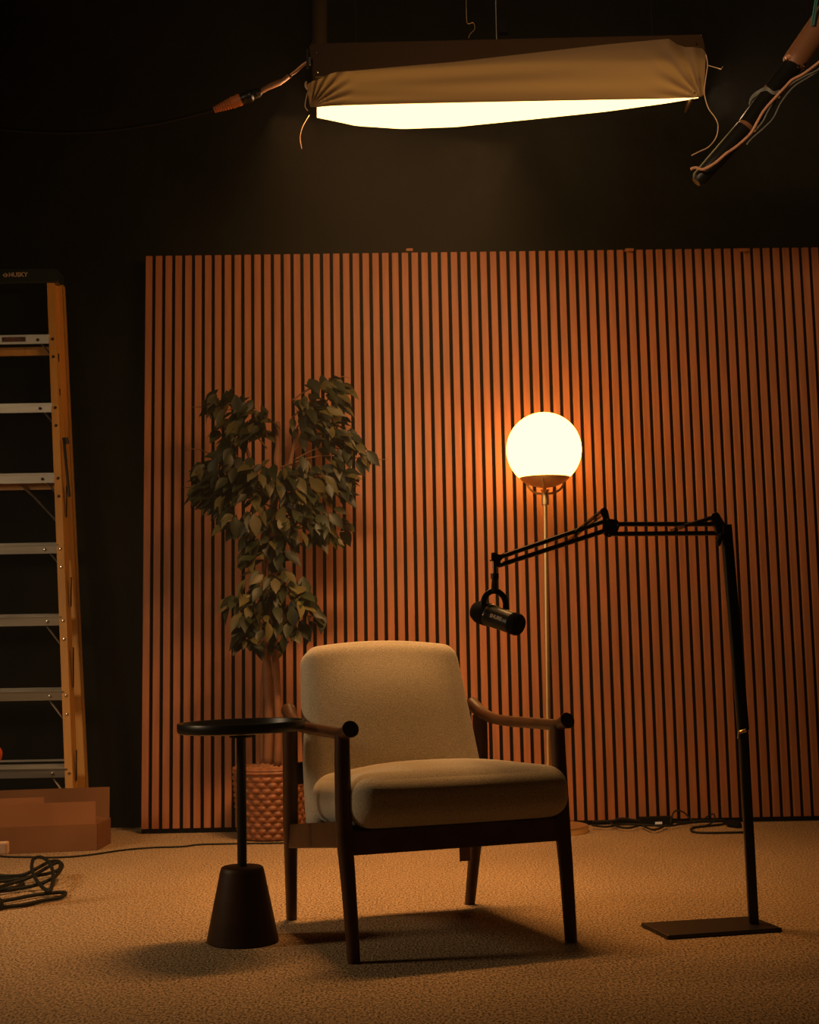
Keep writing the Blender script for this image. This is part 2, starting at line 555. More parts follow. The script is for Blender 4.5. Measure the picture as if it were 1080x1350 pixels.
for sx in (-1, 1):
    # front leg
    bm = BM()
    add_tube(bm, catmull([(sx * 0.286, -0.295, 0), (sx * 0.289, -0.272, 0.17), (sx * 0.291, -0.252, 0.29), (sx * 0.291, -0.243, 0.42), (sx * 0.290, -0.240, 0.533)], 5),
             [0.0145 + 0.0050 * min(1, i / 10) - 0.0020 * max(0, (i - 12) / 8) for i in range(21)], n=16, up=(0, 1, 0), power=2.8)
    obj('leg', bm, M['walnut'], chair, angle=60)
    # rear leg
    bm = BM()
    add_tube(bm, catmull([(sx * 0.265, 0.297, 0), (sx * 0.274, 0.268, 0.17), (sx * 0.280, 0.245, 0.26), (sx * 0.282, 0.236, 0.42), (sx * 0.282, 0.236, 0.540)], 5),
             [0.0138 + 0.0062 * min(1, i / 10) for i in range(21)], n=16, up=(0, 1, 0), power=2.8)
    obj('leg', bm, M['walnut'], chair, angle=60)
    # arm: front knob, straight rest, rising rear end
    bm = BM()
    pts = catmull([(sx * 0.290 + 0.006, -0.288, 0.547), (sx * 0.289 + 0.005, -0.270, 0.541), (sx * 0.291, -0.235, 0.533), (sx * 0.286, -0.12, 0.532), (sx * 0.281, 0.05, 0.531),
                   (sx * 0.284, 0.15, 0.534), (sx * 0.281, 0.215, 0.546), (sx * 0.276, 0.262, 0.565), (sx * 0.274, 0.282, 0.574)], 5)
    n_ = len(pts)
    rad = []
    for i in range(n_):
        t = i / (n_ - 1)
        q = 0.0145
        if t < 0.25:
            q += 0.0075 * (1 - t / 0.25) ** 1.5
        if t > 0.6:
            q += 0.0075 * ((t - 0.6) / 0.4)
        rad.append(q)
    rad[0] *= 0.93; rad[-1] *= 0.55; rad[-2] *= 0.80; rad[-3] *= 0.95
    add_tube(bm, pts, rad, n=20, flat=1.0)
    obj('armrest', bm, M['walnut'], chair, angle=50)
    # side rail
    bm = BM()
    y0, y1 = -0.245, 0.245
    add_prism(bm, [(sx * 0.292, y0, 0.262), (sx * 0.292, y0, 0.326), (sx * 0.288, y1, 0.264), (sx * 0.288, y1, 0.200)], (-sx * 0.022, 0, 0))
    obj('side_rail', bm, M['walnut'], chair, smooth=False, bevel=0.003)
bm = BM(); add_box(bm, (0, -0.252, 0.273), (0.57, 0.022, 0.058)); obj('front_rail', bm, M['walnut'], chair, smooth=False, bevel=0.003)
bm = BM(); add_box(bm, (0, 0.243, 0.232), (0.56, 0.022, 0.055)); obj('rear_rail', bm, M['walnut'], chair, smooth=False, bevel=0.003)
bm = BM(); add_box(bm, (0, 0.246, 0.400), (0.56, 0.020, 0.060)); obj('back_rail', bm, M['walnut'], chair, smooth=False, bevel=0.003)
bm = BM(); add_box(bm, (0, 0.0, 0.268), (0.53, 0.47, 0.010), Matrix.Rotation(math.radians(-4.3), 3, 'X')); obj('seat_support', bm, M['blackmatte'], chair, smooth=False)
bm = BM(); add_box(bm, (0.214, 0.205, 0.168), (0.034, 0.0012, 0.062), Matrix.Rotation(math.radians(6), 3, 'Z')); obj('tag', bm, M['tag'], chair, smooth=False, label='pale paper tag hanging under the seat')

# ================================================================== SIDE TABLE
TB = V((-0.443, 3.838, 0))
table = thing('side_table', 'small round black tray table on a dark wooden cone beside the armchair', 'side table', TB)
bm = BM(); add_lathe(bm, [(0, 0), (0.086, 0), (0.0915, 0.003), (0.0905, 0.010), (0.0565, 0.176), (0.0535, 0.186), (0.049, 0.189), (0, 0.189)], n=64)
for g in (0.075, 0.118):
    pass
obj('base', bm, M['cone'], table, angle=50)
bm = BM(); add_lathe(bm, [(0, 0.186), (0.0122, 0.186), (0.0122, 0.530), (0, 0.530)], n=24); obj('pole', bm, M['black'], table)
Rt = Matrix.Rotation(math.radians(-0.9), 4, 'Y')
bm = BM()
add_lathe(bm, [(0, 0.527), (0.154, 0.529), (0.1615, 0.532), (0.1635, 0.538), (0.1635, 0.553), (0.1618, 0.5555), (0.1595, 0.5555), (0.1580, 0.553), (0.1570, 0.539), (0.154, 0.534), (0, 0.534)], n=96)
bm.transform(Matrix.Translation((0, 0, 0.53)) @ Rt @ Matrix.Translation((0, 0, -0.53)))
obj('tray_top', bm, M['blacksatin'], table, angle=40)
bm = BM(); add_lathe(bm, [(0, 0.515), (0.03, 0.515), (0.03, 0.5275), (0, 0.5275)], n=32); obj('mounting_plate', bm, M['black'], table)

# ================================================================== FLOOR LAMP
LP = V((0.525, 5.862, 0))
GC = V((0.541, 5.862, 1.503))
lamp = thing('floor_lamp', 'slim brass floor lamp with a glowing round globe in front of the slats', 'floor lamp', LP)
bm = BM(); add_lathe(bm, [(0, 0), (0.150, 0), (0.152, 0.003), (0.152, 0.022), (0.149, 0.026), (0.03, 0.030), (0.018, 0.034), (0, 0.034)], n=72); obj('base', bm, M['brass'], lamp)
bm = BM(); add_tube(bm, [LP + V((0, 0, 0.03)), GC + V((-0.001, 0, -0.22))], 0.0095, n=20); obj('pole', bm, M['brass'], lamp, world=True)
bm = BM(); add_lathe(bm, [(0.0095, 0), (0.015, 0.002), (0.016, 0.03), (0.012, 0.05), (0.018, 0.062), (0, 0.064)], GC + V((0, 0, -0.222)), n=28)
obj('socket', bm, M['brass'], lamp, world=True)
bm = BM()
add_lathe(bm, [(0, -0.152), (0.02, -0.1515), (0.055, -0.143), (0.086, -0.127), (0.098, -0.116), (0.1005, -0.111), (0.098, -0.110), (0.085, -0.121), (0.054, -0.137), (0, -0.146)], GC, n=64)
obj('globe_dish', bm, M['brass'], lamp, world=True)
for a0 in (20, 140, 260):
    bm = BM()
    ca, sa = math.cos(math.radians(a0)), math.sin(math.radians(a0))
    pts = [GC + V((ca * r_, sa * r_, z_)) for r_, z_ in ((0.012, -0.176), (0.040, -0.172), (0.066, -0.158), (0.083, -0.137), (0.090, -0.118))]
    add_tube(bm, catmull(pts, 5), 0.0045, n=8)
    obj('holder_arm', bm, M['brass'], lamp, world=True)
bm = BM()
prof = []
for i in range(41):
    ph = -PI / 2 + 0.70 + (PI - 0.70) * i / 40
    prof.append((0.1495 * math.cos(ph) if i < 40 else 0.0, 0.1495 * math.sin(ph)))
add_lathe(bm, [(0, prof[0][1])] + prof, GC, n=72)
obj('globe_shade', bm, M['globe'], lamp, world=True, label='glowing opal glass globe')

# ================================================================== POTTED TREE
PT = V((-0.560, 5.835, 0))
tree = thing('potted_tree', 'leafy artificial ficus tree in a woven basket pot behind the side table', 'potted tree', PT)
bm = BM()
rows, N = 132, 200
prof = []
for i in range(rows + 1):
    t = i / rows
    prof.append(t)
ring = []
NR = 12; NS = 10
for i, t in enumerate(prof):
    z = 0.004 + 0.262 * t
    r = 0.122 + 0.022 * t
    row = int(t * NR)
    fr = t * NR - row
    L = []
    for k in range(N):
        th = 2 * PI * k / N
        w = 0.5 + 0.5 * math.cos(NS * 2 * th / 1 + (row % 2) * PI)
        d = 0.0095 * (w ** 0.8) * (math.sin(PI * min(1, fr)) ** 0.7)
        if t > 0.93:
            d = 0.007 * math.sin(PI * (t - 0.93) / 0.07)
        L.append(bm.verts.new((math.cos(th) * (r + d), math.sin(th) * (r + d), z)))
    ring.append(L)
for i in range(rows):
    for k in range(N):
        k2 = (k + 1) % N
        bm.faces.new((ring[i][k], ring[i][k2], ring[i + 1][k2], ring[i + 1][k]))
bm.faces.new(ring[0][::-1])
pot = obj('basket_pot', bm, M['wicker'], tree, angle=180)
bm = BM(); add_tube(bm, [(0.141 * math.cos(a * PI / 24), 0.141 * math.sin(a * PI / 24), 0.268) for a in range(49)], 0.008, n=8, caps=False)
obj('rim', bm, M['wicker'], pot)
bm = BM()
P = []
for i in range(9):
    r = 0.135 * i / 8
    P.append([(r * math.cos(2 * PI * k / 40), r * math.sin(2 * PI * k / 40), 0.255 + 0.030 * (1 - (i / 8) ** 2) + random.uniform(-0.006, 0.006) * (1 if i else 0)) for k in range(40)] )
    P[-1].append(P[-1][0])
add_grid(bm, P)
bmesh.ops.remove_doubles(bm, verts=bm.verts, dist=0.0005)
obj('soil', bm, M['moss'], tree, angle=180)


def tp(px, py, Y=5.83):
    return at(px, py, Y=Y)


stems = [
    ([tp(354, 1012), tp(355, 930), tp(352, 850), tp(358, 770), tp(357, 700), tp(364, 640), tp(366, 590), tp(366, 556)], [0.020, 0.018, 0.017, 0.016, 0.016, 0.014, 0.011, 0.008]),
    ([tp(366, 1012, 5.80), tp(367, 950, 5.80), tp(364, 880, 5.80), tp(360, 800, 5.82), tp(364, 720), tp(375, 650), tp(385, 600), tp(392, 565)], [0.016, 0.014, 0.014, 0.013, 0.012, 0.010, 0.008, 0.006]),
    ([tp(347, 1012, 5.86), tp(346, 930, 5.87), tp(350, 850, 5.86), tp(348, 760, 5.85), tp(352, 700), tp(340, 640), tp(325, 590)], [0.012, 0.011, 0.011, 0.010, 0.009, 0.007, 0.005]),
]
for pts, rad in stems:
    bm = BM()
    cp = catmull(pts, 4)
    rr = [rad[min(len(rad) - 1, i // 4)] * (1 + 0.05 * math.sin(i * 1.7)) for i in range(len(cp))]
    add_tube(bm, cp, rr, n=10)
    obj('trunk', bm, M['bark'], tree, world=True, angle=180)


def leaf(bm, p, d, nrm, L, W):
    """pointed, folded and drooping leaf from p along d"""
    d = d.normalized(); s = d.cross(nrm).normalized(); nn = s.cross(d).normalized()
    prof_ = [(0.0, 0.03), (0.12, 0.45), (0.30, 0.92), (0.48, 1.0), (0.68, 0.72), (0.86, 0.30), (1.0, 0.0)]
    rows_ = []
    droop = random.uniform(0.05, 0.30)
    for t, w in prof_:
        c = p + d * L * t - nn * (droop * L * t * t)
        e = nn * (W * 0.5 * w * 0.30)
        if w == 0:
            rows_.append([bm.verts.new(c)])
        else:
            rows_.append([bm.verts.new(c - s * W / 2 * w + e), bm.verts.new(c), bm.verts.new(c + s * W / 2 * w + e)])
    for a, b in zip(rows_[:-1], rows_[1:]):
        if len(b) == 3:
            bm.faces.new((a[0], a[1], b[1], b[0])); bm.faces.new((a[1], a[2], b[2], b[1]))
        else:
            bm.faces.new((a[0], a[1], b[0])); bm.faces.new((a[1], a[2], b[0]))


# foliage masses: (px, py, rx, ry, Y, depth radius, count)
clumps = [
    (302, 538, 34, 24, 5.80, 0.09, 40), (272, 534, 14, 12, 5.78, 0.04, 6), (318, 575, 36, 24, 5.78, 0.10, 44), (346, 560, 20, 22, 5.82, 0.07, 18),
    (428, 535, 38, 34, 5.80, 0.10, 66), (445, 512, 20, 14, 5.80, 0.06, 16), (408, 560, 24, 26, 5.80, 0.08, 26), (440, 580, 30, 26, 5.78, 0.08, 34),
    (482, 603, 16, 10, 5.76, 0.03, 9), (462, 592, 20, 14, 5.76, 0.05, 12),
    (300, 625, 44, 28, 5.74, 0.12, 70), (285, 655, 32, 26, 5.72, 0.10, 42), (266, 640, 16, 30, 5.74, 0.06, 16), (345, 640, 40, 34, 5.74, 0.12, 70),
    (400, 640, 40, 36, 5.74, 0.12, 72), (440, 640, 28, 36, 5.74, 0.10, 46), (345, 690, 36, 20, 5.72, 0.10, 38), (400, 690, 40, 24, 5.72, 0.10, 48),
    (435, 698, 26, 20, 5.70, 0.07, 24), (328, 735, 16, 34, 5.72, 0.07, 30), (372, 725, 26, 26, 5.74, 0.08, 20), (300, 690, 20, 16, 5.70, 0.05, 12),
    (340, 785, 34, 22, 5.70, 0.09, 40), (385, 800, 32, 30, 5.70, 0.10, 44), (325, 825, 22, 30, 5.68, 0.08, 34), (360, 835, 34, 26, 5.70, 0.10, 44),
    (406, 810, 18, 28, 5.70, 0.06, 20), (304, 800, 14, 8, 5.68, 0.03, 6), (375, 770, 30, 18, 5.72, 0.08, 16),
]
axis_x = {}
bmD, bmB, bmT = BM(), BM(), BM()
for (px, py, rx, ry, Y, rd, cnt) in clumps:
    c = tp(px, py, Y)
    sx_ = rx / 330; sz_ = ry / 330
    hub = tp(362 if py > 600 else (352 if px < 366 else 385), py + 16, 5.83)
    # twig that carries the clump
    tw = [hub, hub.lerp(c, 0.5) + V((0, 0, 0.03)), c + V((0, 0.01, -0.005)), c + (c - hub) * 0.25 + V((0, 0, -0.02))]
    add_tube(bmT, catmull(tw, 4), [0.0035 - 0.0024 * i / 12 for i in range(13)], n=5)
    for _ in range(int(cnt * 0.92)):
        while True:
            q = V((random.uniform(-1, 1), random.uniform(-1, 1), random.uniform(-1, 1)))
            if q.length < 1:
                break
        p = c + V((q.x * sx_, q.y * rd, q.z * sz_))
        out = V((p.x - hub.x, (p.y - hub.y) * 0.7 - 0.02, 0))
        if out.length < 0.01:
            out = V((random.uniform(-1, 1), -0.5, 0))
        d = out.normalized() * random.uniform(0.3, 1.0) + V((random.uniform(-.6, .6), random.uniform(-.7, .4), random.uniform(-1.5, 0.0)))
        nrm = V((random.uniform(-.5, .5), random.uniform(-1.0, 0.1), random.uniform(0.2, 1.0)))
        L = random.uniform(0.055, 0.098)
        leaf(bmB if random.random() < 0.30 else bmD, p - d.normalized() * L * 0.4, d, nrm, L, L * random.uniform(0.40, 0.55))
obj('dark_leaves', bmD, M['leafd'], tree, world=True, angle=180, label='dark green drooping leaves')
obj('light_leaves', bmB, M['leafb'], tree, world=True, angle=180, label='paler olive leaves')
tw = [tp(425, 540), tp(440, 512, 5.78), tp(448, 497, 5.77), tp(463, 499, 5.76)]
add_tube(bmT, catmull(tw, 4), [0.003 - 0.0018 * i / 12 for i in range(13)], n=5)
tw = [tp(280, 600), tp(262, 592, 5.76), tp(243, 594, 5.75)]
add_tube(bmT, catmull(tw, 4), [0.0025 - 0.0012 * i / 8 for i in range(9)], n=5)
obj('twigs', bmT, M['bark'], tree, world=True, angle=180)

# ================================================================== MICROPHONE STAND
MY = 3.90
stand = thing('microphone_stand', 'black microphone boom stand on a rectangular plate, right of the armchair', 'microphone stand', (0.757, 3.89, 0))
bm = BM()
pl = [V((0.585, 3.941, 0)), V((0.625, 3.768, 0)), V((0.930, 3.840, 0)), V((0.890, 4.007, 0))]
add_prism(bm, pl, (0, 0, 0.011)); obj('base_plate', bm, M['black'], stand, world=True, smooth=False, bevel=0.003)


def sp(px, py, dy=0.0):
    return at(px, py, Y=MY + dy)


p_bot = V((0.872, 3.905, 0.010)); p_mid = sp(980, 962); p_top = sp(957, 692)
dpole = (p_mid - p_bot).normalized()
bm = BM(); add_tube(bm, [p_bot, p_mid + dpole * 0.02], 0.0125, n=24, up=(0, 1, 0), power=5, flat=1.0)
obj('lower_pole', bm, M['black'], stand, world=True, angle=50)
bm = BM(); add_tube(bm, [p_mid, p_mid.lerp(p_top, 0.5), p_top], [0.0145, 0.0145, 0.0145], n=24, up=(0, 1, 0), power=5)
obj('upper_pole', bm, M['black'], stand, world=True, angle=50)
bm = BM()
add_tube(bm, [p_mid + V((-0.012, -0.014, -0.006)), p_mid + V((0.004, -0.017, 0.0))], 0.005, n=10)
obj('clamp_knob', bm, M['brass'], stand, world=True)
bm = BM()
add_tube(bm, [p_mid + V((-0.016, -0.012, -0.022)), p_mid + V((-0.014, -0.014, 0.0))], 0.0028, n=8)
obj('clamp_screw', bm, M['brass'], stand, world=True)
# top bracket
bm = BM()
poly = [(938, 678), (945, 674), (949, 678), (956, 690), (961, 700), (961, 712), (950, 712), (946, 703), (942, 692), (939, 686)]
add_prism(bm, [sp(x, y, -0.013) for x, y in poly], (0, 0.026, 0))
obj('top_bracket', bm, M['black'], stand, world=True, smooth=False, bevel=0.002)
bm = BM(); add_tube(bm, [sp(952, 703, -0.02), sp(947, 716, -0.02), sp(948, 720, -0.02)], [0.006, 0.008, 0.004], n=12)
obj('lever', bm, M['black'], stand, world=True)
for q in ((945, 707), (951, 711), (944, 701), (956, 690)):
    bm = BM()
    P = sp(q[0], q[1], -0.022)
    add_lathe(bm, [(0, -0.003), (0.0022, -0.002), (0.0026, 0.002), (0, 0.006)], P, n=10, axis=(0, 1, 0))
    obj('bolt', bm, M['screw'], stand, world=True)
# rods of the two boom sections
E1, E1b = (945, 691), (945, 703)
for a, b, ex in (((812, 691), (946, 691), 0), ((808, 704), (948, 703), 0)):
    bm = BM(); add_tube(bm, [sp(*a), sp(*b)], 0.0062, n=10, power=4); obj('boom_rod', bm, M['blacksatin'], stand, world=True, angle=50)
for a, b in (((662, 733.5), (800, 686)), ((658, 745.5), (800, 699))):
    bm = BM(); add_tube(bm, [sp(*a, -0.02), sp(*b, -0.0)], 0.0062, n=10, power=4); obj('boom_rod', bm, M['blacksatin'], stand, world=True, angle=50)
# elbow plates
bm = BM()
poly = [(793, 671), (796, 669), (800, 670), (802, 674), (804, 684), (814, 685), (818, 692), (815, 700), (805, 708), (800, 708), (794, 702), (795, 690), (795, 683), (792, 675)]
for dy in (-0.014, 0.010):
    add_prism(bm, [sp(x, y, dy) for x, y in poly], (0, 0.004, 0))
add_prism(bm, [sp(x, y, -0.012) for x, y in ((796, 686), (812, 688), (811, 698), (802, 704), (796, 700))], (0, 0.024, 0))
obj('elbow_joint', bm, M['black'], stand, world=True, smooth=False)
for q in ((801.5, 684.5), (815, 692), (803.5, 705), (797, 702)):
    bm = BM()
    add_lathe(bm, [(0, -0.002), (0.0022, -0.0016), (0.0026, 0.002), (0, 0.003)], sp(q[0], q[1], -0.016), n=10, axis=(0, 1, 0))
    obj('bolt', bm, M['brass'], stand, world=True)


def spring(bm, a, b, dy, r=0.0042, turns=46):
    A = sp(*a, dy); B = sp(*b, dy)
    d = B - A; s, t = frame_of(d)
    pts = []
    n_ = turns * 7
    for i in range(n_ + 1):
        an = 2 * PI * turns * i / n_
        pts.append(A + d * i / n_ + (s * math.cos(an) + t * math.sin(an)) * r)
    add_tube(bm, pts, 0.0008, n=4)


for (a, b) in (((795, 672), (757, 703)), ((797, 676), (745, 716)), ((938, 683), (903, 693)), ((940, 681), (884, 700))):
    for dy in (-0.011, ):
        bm = BM(); spring(bm, a, b, dy); obj('spring', bm, M['black'], stand, world=True, angle=180)
# end joint and hanging post
bm = BM()
poly = [(648, 729), (651, 728), (657, 731), (664, 731), (664, 735), (660, 740), (661, 746), (659, 748), (655, 747), (653, 741), (648, 739)]
for dy in (-0.034, -0.012):
    add_prism(bm, [sp(x, y, dy) for x, y in poly], (0, 0.005, 0))
add_prism(bm, [sp(x, y, -0.030) for x, y in ((649, 731), (656, 733), (656, 739), (649, 738))], (0, 0.02, 0))
obj('end_joint', bm, M['black'], stand, world=True, smooth=False)
for q in ((650, 730.5), (646.8, 739), (663.5, 730), (659.5, 745.5)):
    bm = BM()
    add_lathe(bm, [(0, -0.003), (0.002, -0.002), (0.0024, 0.002), (0, 0.003)], sp(q[0], q[1], -0.037), n=10, axis=(0, 1, 0))
    obj('bolt', bm, M['screw'], stand, world=True)
bm = BM(); add_tube(bm, [sp(651.5, 736, -0.022), sp(652.3, 757, -0.022)], 0.0050, n=14); obj('pivot_pin', bm, M['chrome'], stand, world=True, label='bright steel pivot pin')

# ================================================================== MICROPHONE
MC = at(657, 815, Y=MY - 0.022)
mic = thing('microphone', 'black cylindrical broadcast microphone hanging in its yoke from the boom', 'microphone', MC)
d = V((0.66, -0.62, -0.26)).normalized()      # axis, from the foam end to the cable end
s = d.cross(V((0, 0, 1))).normalized()
u_ = s.cross(d).normalized()
if u_.z < 0:
    u_ = -u_
RB = 0.0285
bm = BM(); add_lathe(bm, [(0, -0.088), (0.014, -0.0865), (0.024, -0.080), (0.0295, -0.068), (0.0308, -0.056), (0.0308, -0.036), (0.029, -0.033), (0, -0.033)], MC, n=40, axis=d)
obj('foam_windscreen', bm, M['blackmatte'], mic, world=True)
bm = BM(); add_lathe(bm, [(0, -0.034), (RB, -0.034), (RB + 0.0012, -0.032), (RB + 0.0012, -0.024), (RB, -0.022), (RB, 0.050), (0, 0.050)], MC, n=48, axis=d)
obj('body', bm, M['blacksatin'], mic, world=True, angle=40)
bm = BM(); add_lathe(bm, [(0, 0.049), (RB - 0.0015, 0.049), (RB + 0.0006, 0.051), (RB + 0.0006, 0.066), (RB - 0.002, 0.072), (RB - 0.008, 0.0745), (0, 0.0745)], MC, n=48, axis=d)
obj('end_cap', bm, M['blackmatte'], mic, world=True, angle=40)
bm = BM()
YC = MC + V((-0.008, 0.020, 0.006))
ys = V((0.97, 0.24, 0))
yn = V((-0.24, 0.97, 0))
Ry = 0.0310
yoke_up = V((0.0, 0.0, 1.0))
pts = [YC + ys * Ry * math.cos(PI * k / 24) + yoke_up * (0.030 + 0.036 * math.sin(PI * k / 24)) for k in range(25)]
pts = [YC + ys * Ry + yoke_up * -0.006] + pts + [YC - ys * Ry + yoke_up * 0.004]
add_tube(bm, pts, 0.0075, n=12, up=tuple(yn), flat=0.50, power=4)
obj('yoke', bm, M['blacksatin'], mic, world=True, angle=60)
for k in (-1, 1):
    bm = BM(); add_lathe(bm, [(0, 0), (0.009, 0), (0.010, 0.003), (0.008, 0.008), (0, 0.008)], YC + ys * k * (Ry - 0.012), n=24, axis=ys * k)
    obj('pivot_knob', bm, M['blacksatin'], mic, world=True)
ytop = YC + yoke_up * 0.066
pin_end = sp(652.3, 757, -0.022)
bm = BM(); add_tube(bm, [ytop + V((0, 0, -0.002)), ytop.lerp(pin_end, 0.2), pin_end + V((0, 0, -0.010))], [0.009, 0.0078, 0.0078], n=20)
add_tube(bm, [pin_end + V((0, 0, -0.012)), pin_end + V((0, 0, 0.002))], 0.0105, n=20)
obj('mount_collar', bm, M['black'], mic, world=True)
for k in range(3):
    bm = BM()
    add_lathe(bm, [(0, -0.001), (0.0016, 0), (0, 0.0016)], MC + d * (-0.028) + (u_ * math.cos(0.8 * k - 0.1) + (-s if s.y > 0 else s) * math.sin(0.8 * k - 0.1)) * (RB + 0.0015), n=8, axis=u_)
    obj('ring_stud', bm, M['screw'], mic, world=True)
sc_n = (-s if s.y > 0 else s)
tn = (sc_n * 0.93 + u_ * 0.20).normalized()
tx = d
tyv = tn.cross(tx).normalized()
Rtx = Matrix((tx, tyv, tn)).transposed()
text_mesh('lettering', 'SHURE', 0.0135, M['ink'], mic, MC + d * 0.014 + tn * (RB + 0.0004), Rtx, depth=0.0006)

# ================================================================== STEPLADDER
LYB, LYT = 5.86, 6.120


def lad(px, py, off=0.0, z=None):
    """point on the ladder's leaning front plane"""
    Yg = 6.0
    for _ in range(6):
        P = at(px, py, Y=Yg)
        t = P.z / 2.30
        Yg = LYB + (LYT - LYB) * t + off
    return at(px, py, Y=Yg)


ladder = thing('stepladder', 'tall yellow stepladder with aluminium steps leaning folded against the black wall', 'stepladder', (-1.72, 5.95, 0))
LT, LB_ = lad(66.5, 372), lad(94.5, 1078)
LB_.z = 0.0; LB_.y = LYB
LT2 = V(LT)
LXC = -1.715


def mirror(p):
    return V((2 * LXC - p.x, p.y, p.z))


ldir = (LT - LB_).normalized()
for sgn in (1, -1):
    A, B = V(LB_), V(LT)
    if sgn < 0:
        A, B = mirror(A), mirror(B)
    w = 0.015; dep = 0.085; t = 0.004
    bm = BM()
    for poly in ([(-w, 0), (w, 0), (w, t), (-w, t)], [(w - t, t), (w, t), (w, dep), (w - t, dep)], [(-w, dep - t), (w - t, dep - t), (w - t, dep), (-w, dep)]):
        a = [A + V((x * sgn, y, 0)) for x, y in poly]
        b = [B + V((x * sgn, y, 0)) for x, y in poly]
        va = [bm.verts.new(p) for p in a]; vb = [bm.verts.new(p) for p in b]
        bm.faces.new(va[::-1]); bm.faces.new(vb)
        for i in range(4):
            bm.faces.new((va[i], va[(i + 1) % 4], vb[(i + 1) % 4], vb[i]))
    obj('front_rail', bm, M['fiber'], ladder, world=True, smooth=False)
    # rear rail
    A2 = at(104, 1048, Y=6.07); A2.z = 0.0; A2.x += 0.02
    B2 = LT + V((0.022, 0.050, 0.0))
    if sgn < 0:
        A2, B2 = mirror(A2), mirror(B2)
    bm = BM()
    for poly in ([(-0.018, 0), (0.018, 0), (0.018, t), (-0.018, t)], [(0.018 - t, 0), (0.018, 0), (0.018, 0.045), (0.018 - t, 0.045)]):
        va = [bm.verts.new(A2 + V((x * sgn, y, 0))) for x, y in poly]; vb = [bm.verts.new(B2 + V((x * sgn, y, 0))) for x, y in poly]
        bm.faces.new(va[::-1]); bm.faces.new(vb)
        for i in range(4):
            bm.faces.new((va[i], va[(i + 1) % 4], vb[(i + 1) % 4], vb[i]))
    obj('rear_rail', bm, M['fiber'], ladder, world=True, smooth=False)
steps_y = [447, 537.5, 630.5, 723.5, 818.5, 917, 1019]
for i, sy in enumerate(steps_y):
    tt = (sy - 372) / (1040 - 372)
    xr = 62 + (88 - 62) * tt
    Pr = lad(xr + 1, sy)
    Pl = mirror(Pr)
    cxm = (Pr + Pl) / 2
    W = (Pr - Pl).length
    Rs = Matrix.Rotation(math.radians(9), 3, 'X')
    bm = BM()
    add_box(bm, cxm + V((0, 0.004, 0)), (W, 0.003, 0.036), Rs)
    add_box(bm, cxm + Rs @ V((0, 0.042, 0.0165)), (W, 0.080, 0.003), Rs)
    for q in range(5):
        add_box(bm, cxm + Rs @ V((0, 0.012 + q * 0.015, 0.0190)), (W, 0.004, 0.002), Rs)
    add_box(bm, cxm + Rs @ V((0, 0.080, 0.008)), (W, 0.003, 0.020), Rs)
    add_box(bm, cxm + Rs @ V((0, 0.000, 0.0165)), (W, 0.005, 0.003), Rs)
    st = obj('step', bm, M['alu'], ladder, world=True, smooth=False)
    # rivets on step and rail
    for xx, yy, oy in ((xr - 15 - 3 * tt, sy + 1, -0.001), (xr + 4.5, sy, -0.002), (xr + 5.5, sy + 23 + 2 * tt, -0.002)):
        P = lad(xx, yy)
        bm = BM()
        add_lathe(bm, [(0, -0.005), (0.004, -0.004), (0.0062, 0.0), (0.0062, 0.003), (0, 0.003)], P + V((0, oy, 0)), n=14, axis=(0, 1, 0))
        obj('rivet', bm, M['chrome'] if i > 2 else M['black'], ladder, world=True)
    # diagonal brace under the step
    bm = BM()
    L_ = 1.0 if i in (0, 1, 2, 3) else 1.8
    a = lad(xr - 12 * L_, sy + 5) + V((0, 0.03, 0)); b = lad(xr + 3, sy + 5 + 17 * L_) + V((0, 0.012, 0))
    add_tube(bm, [a, b], 0.006, n=8, flat=0.5)
    obj('step_brace', bm, M['alu'], ladder, world=True)
    bm = BM()
    a2, b2 = mirror(a), mirror(b)
    add_tube(bm, [a2, b2], 0.006, n=8, flat=0.5)
    obj('step_brace', bm, M['alu'], ladder, world=True)
for yy, hgt in ((463, 0.036), (640, 0.034), (1002, 0.008)):
    P = at(70 if yy < 900 else 84, yy, Y=6.15)
    P2 = mirror(P)
    bm = BM(); add_box(bm, (P + P2) / 2, ((P - P2).length + 0.02, 0.012, hgt)); obj('rear_brace', bm, M['fiber'] if yy < 900 else M['alu'], ladder, world=True, smooth=False)
bm = BM(); add_tube(bm, [at(28, 640, Y=6.12), at(45, 655, Y=6.12), at(76, 688, Y=6.08)], 0.010, n=8, flat=0.5)
obj('rear_strut', bm, M['alu'], ladder, world=True)
bm = BM(); add_tube(bm, [at(84, 577, Y=6.04), at(86, 600, Y=6.03), at(91.5, 655, Y=6.01)], 0.006, n=8, flat=0.5)
add_tube(bm, [at(87, 577, Y=6.03), at(88.5, 585, Y=6.03)], 0.009, n=8)
obj('spreader', bm, M['black'], ladder, world=True)
# top cap
TC = at(0, 362, Y=6.0)
zt0 = lad(66, 373).z; zt1 = lad(66, 354).z
xr_ = at(76.5, 362, Y=LYT - 0.012).x
xl_ = 2 * LXC - xr_
bm = BM()
y0, y1 = LYT - 0.012, LYT + 0.103
add_prism(bm, [(xl_, y0 + 0.004, zt0), (xr_, y0 + 0.004, zt0), (xr_, y0, zt0 + 0.012), (xr_ - 0.002, y0 + 0.004, zt1 - 0.008), (xr_ - 0.02, y0 + 0.010, zt1), (xl_ + 0.02, y0 + 0.010, zt1), (xl_, y0, zt1 - 0.008)], (0, y1 - y0, 0))
cap = obj('top_cap', bm, M['cap'], ladder, world=True, smooth=False, bevel=0.004)
Rf = Matrix(((1, 0, 0), (0, 0, -1), (0, 1, 0)))
P = at(23.8, 362.3, Y=LYT - 0.0145)
text_mesh('lettering', 'HUSKY', 0.0265, M['ink'], cap, P, Rf, depth=0.001, shear=0.0, xscale=0.95)
P = at(7.2, 362.8, Y=LYT - 0.0145)
bm = BM()
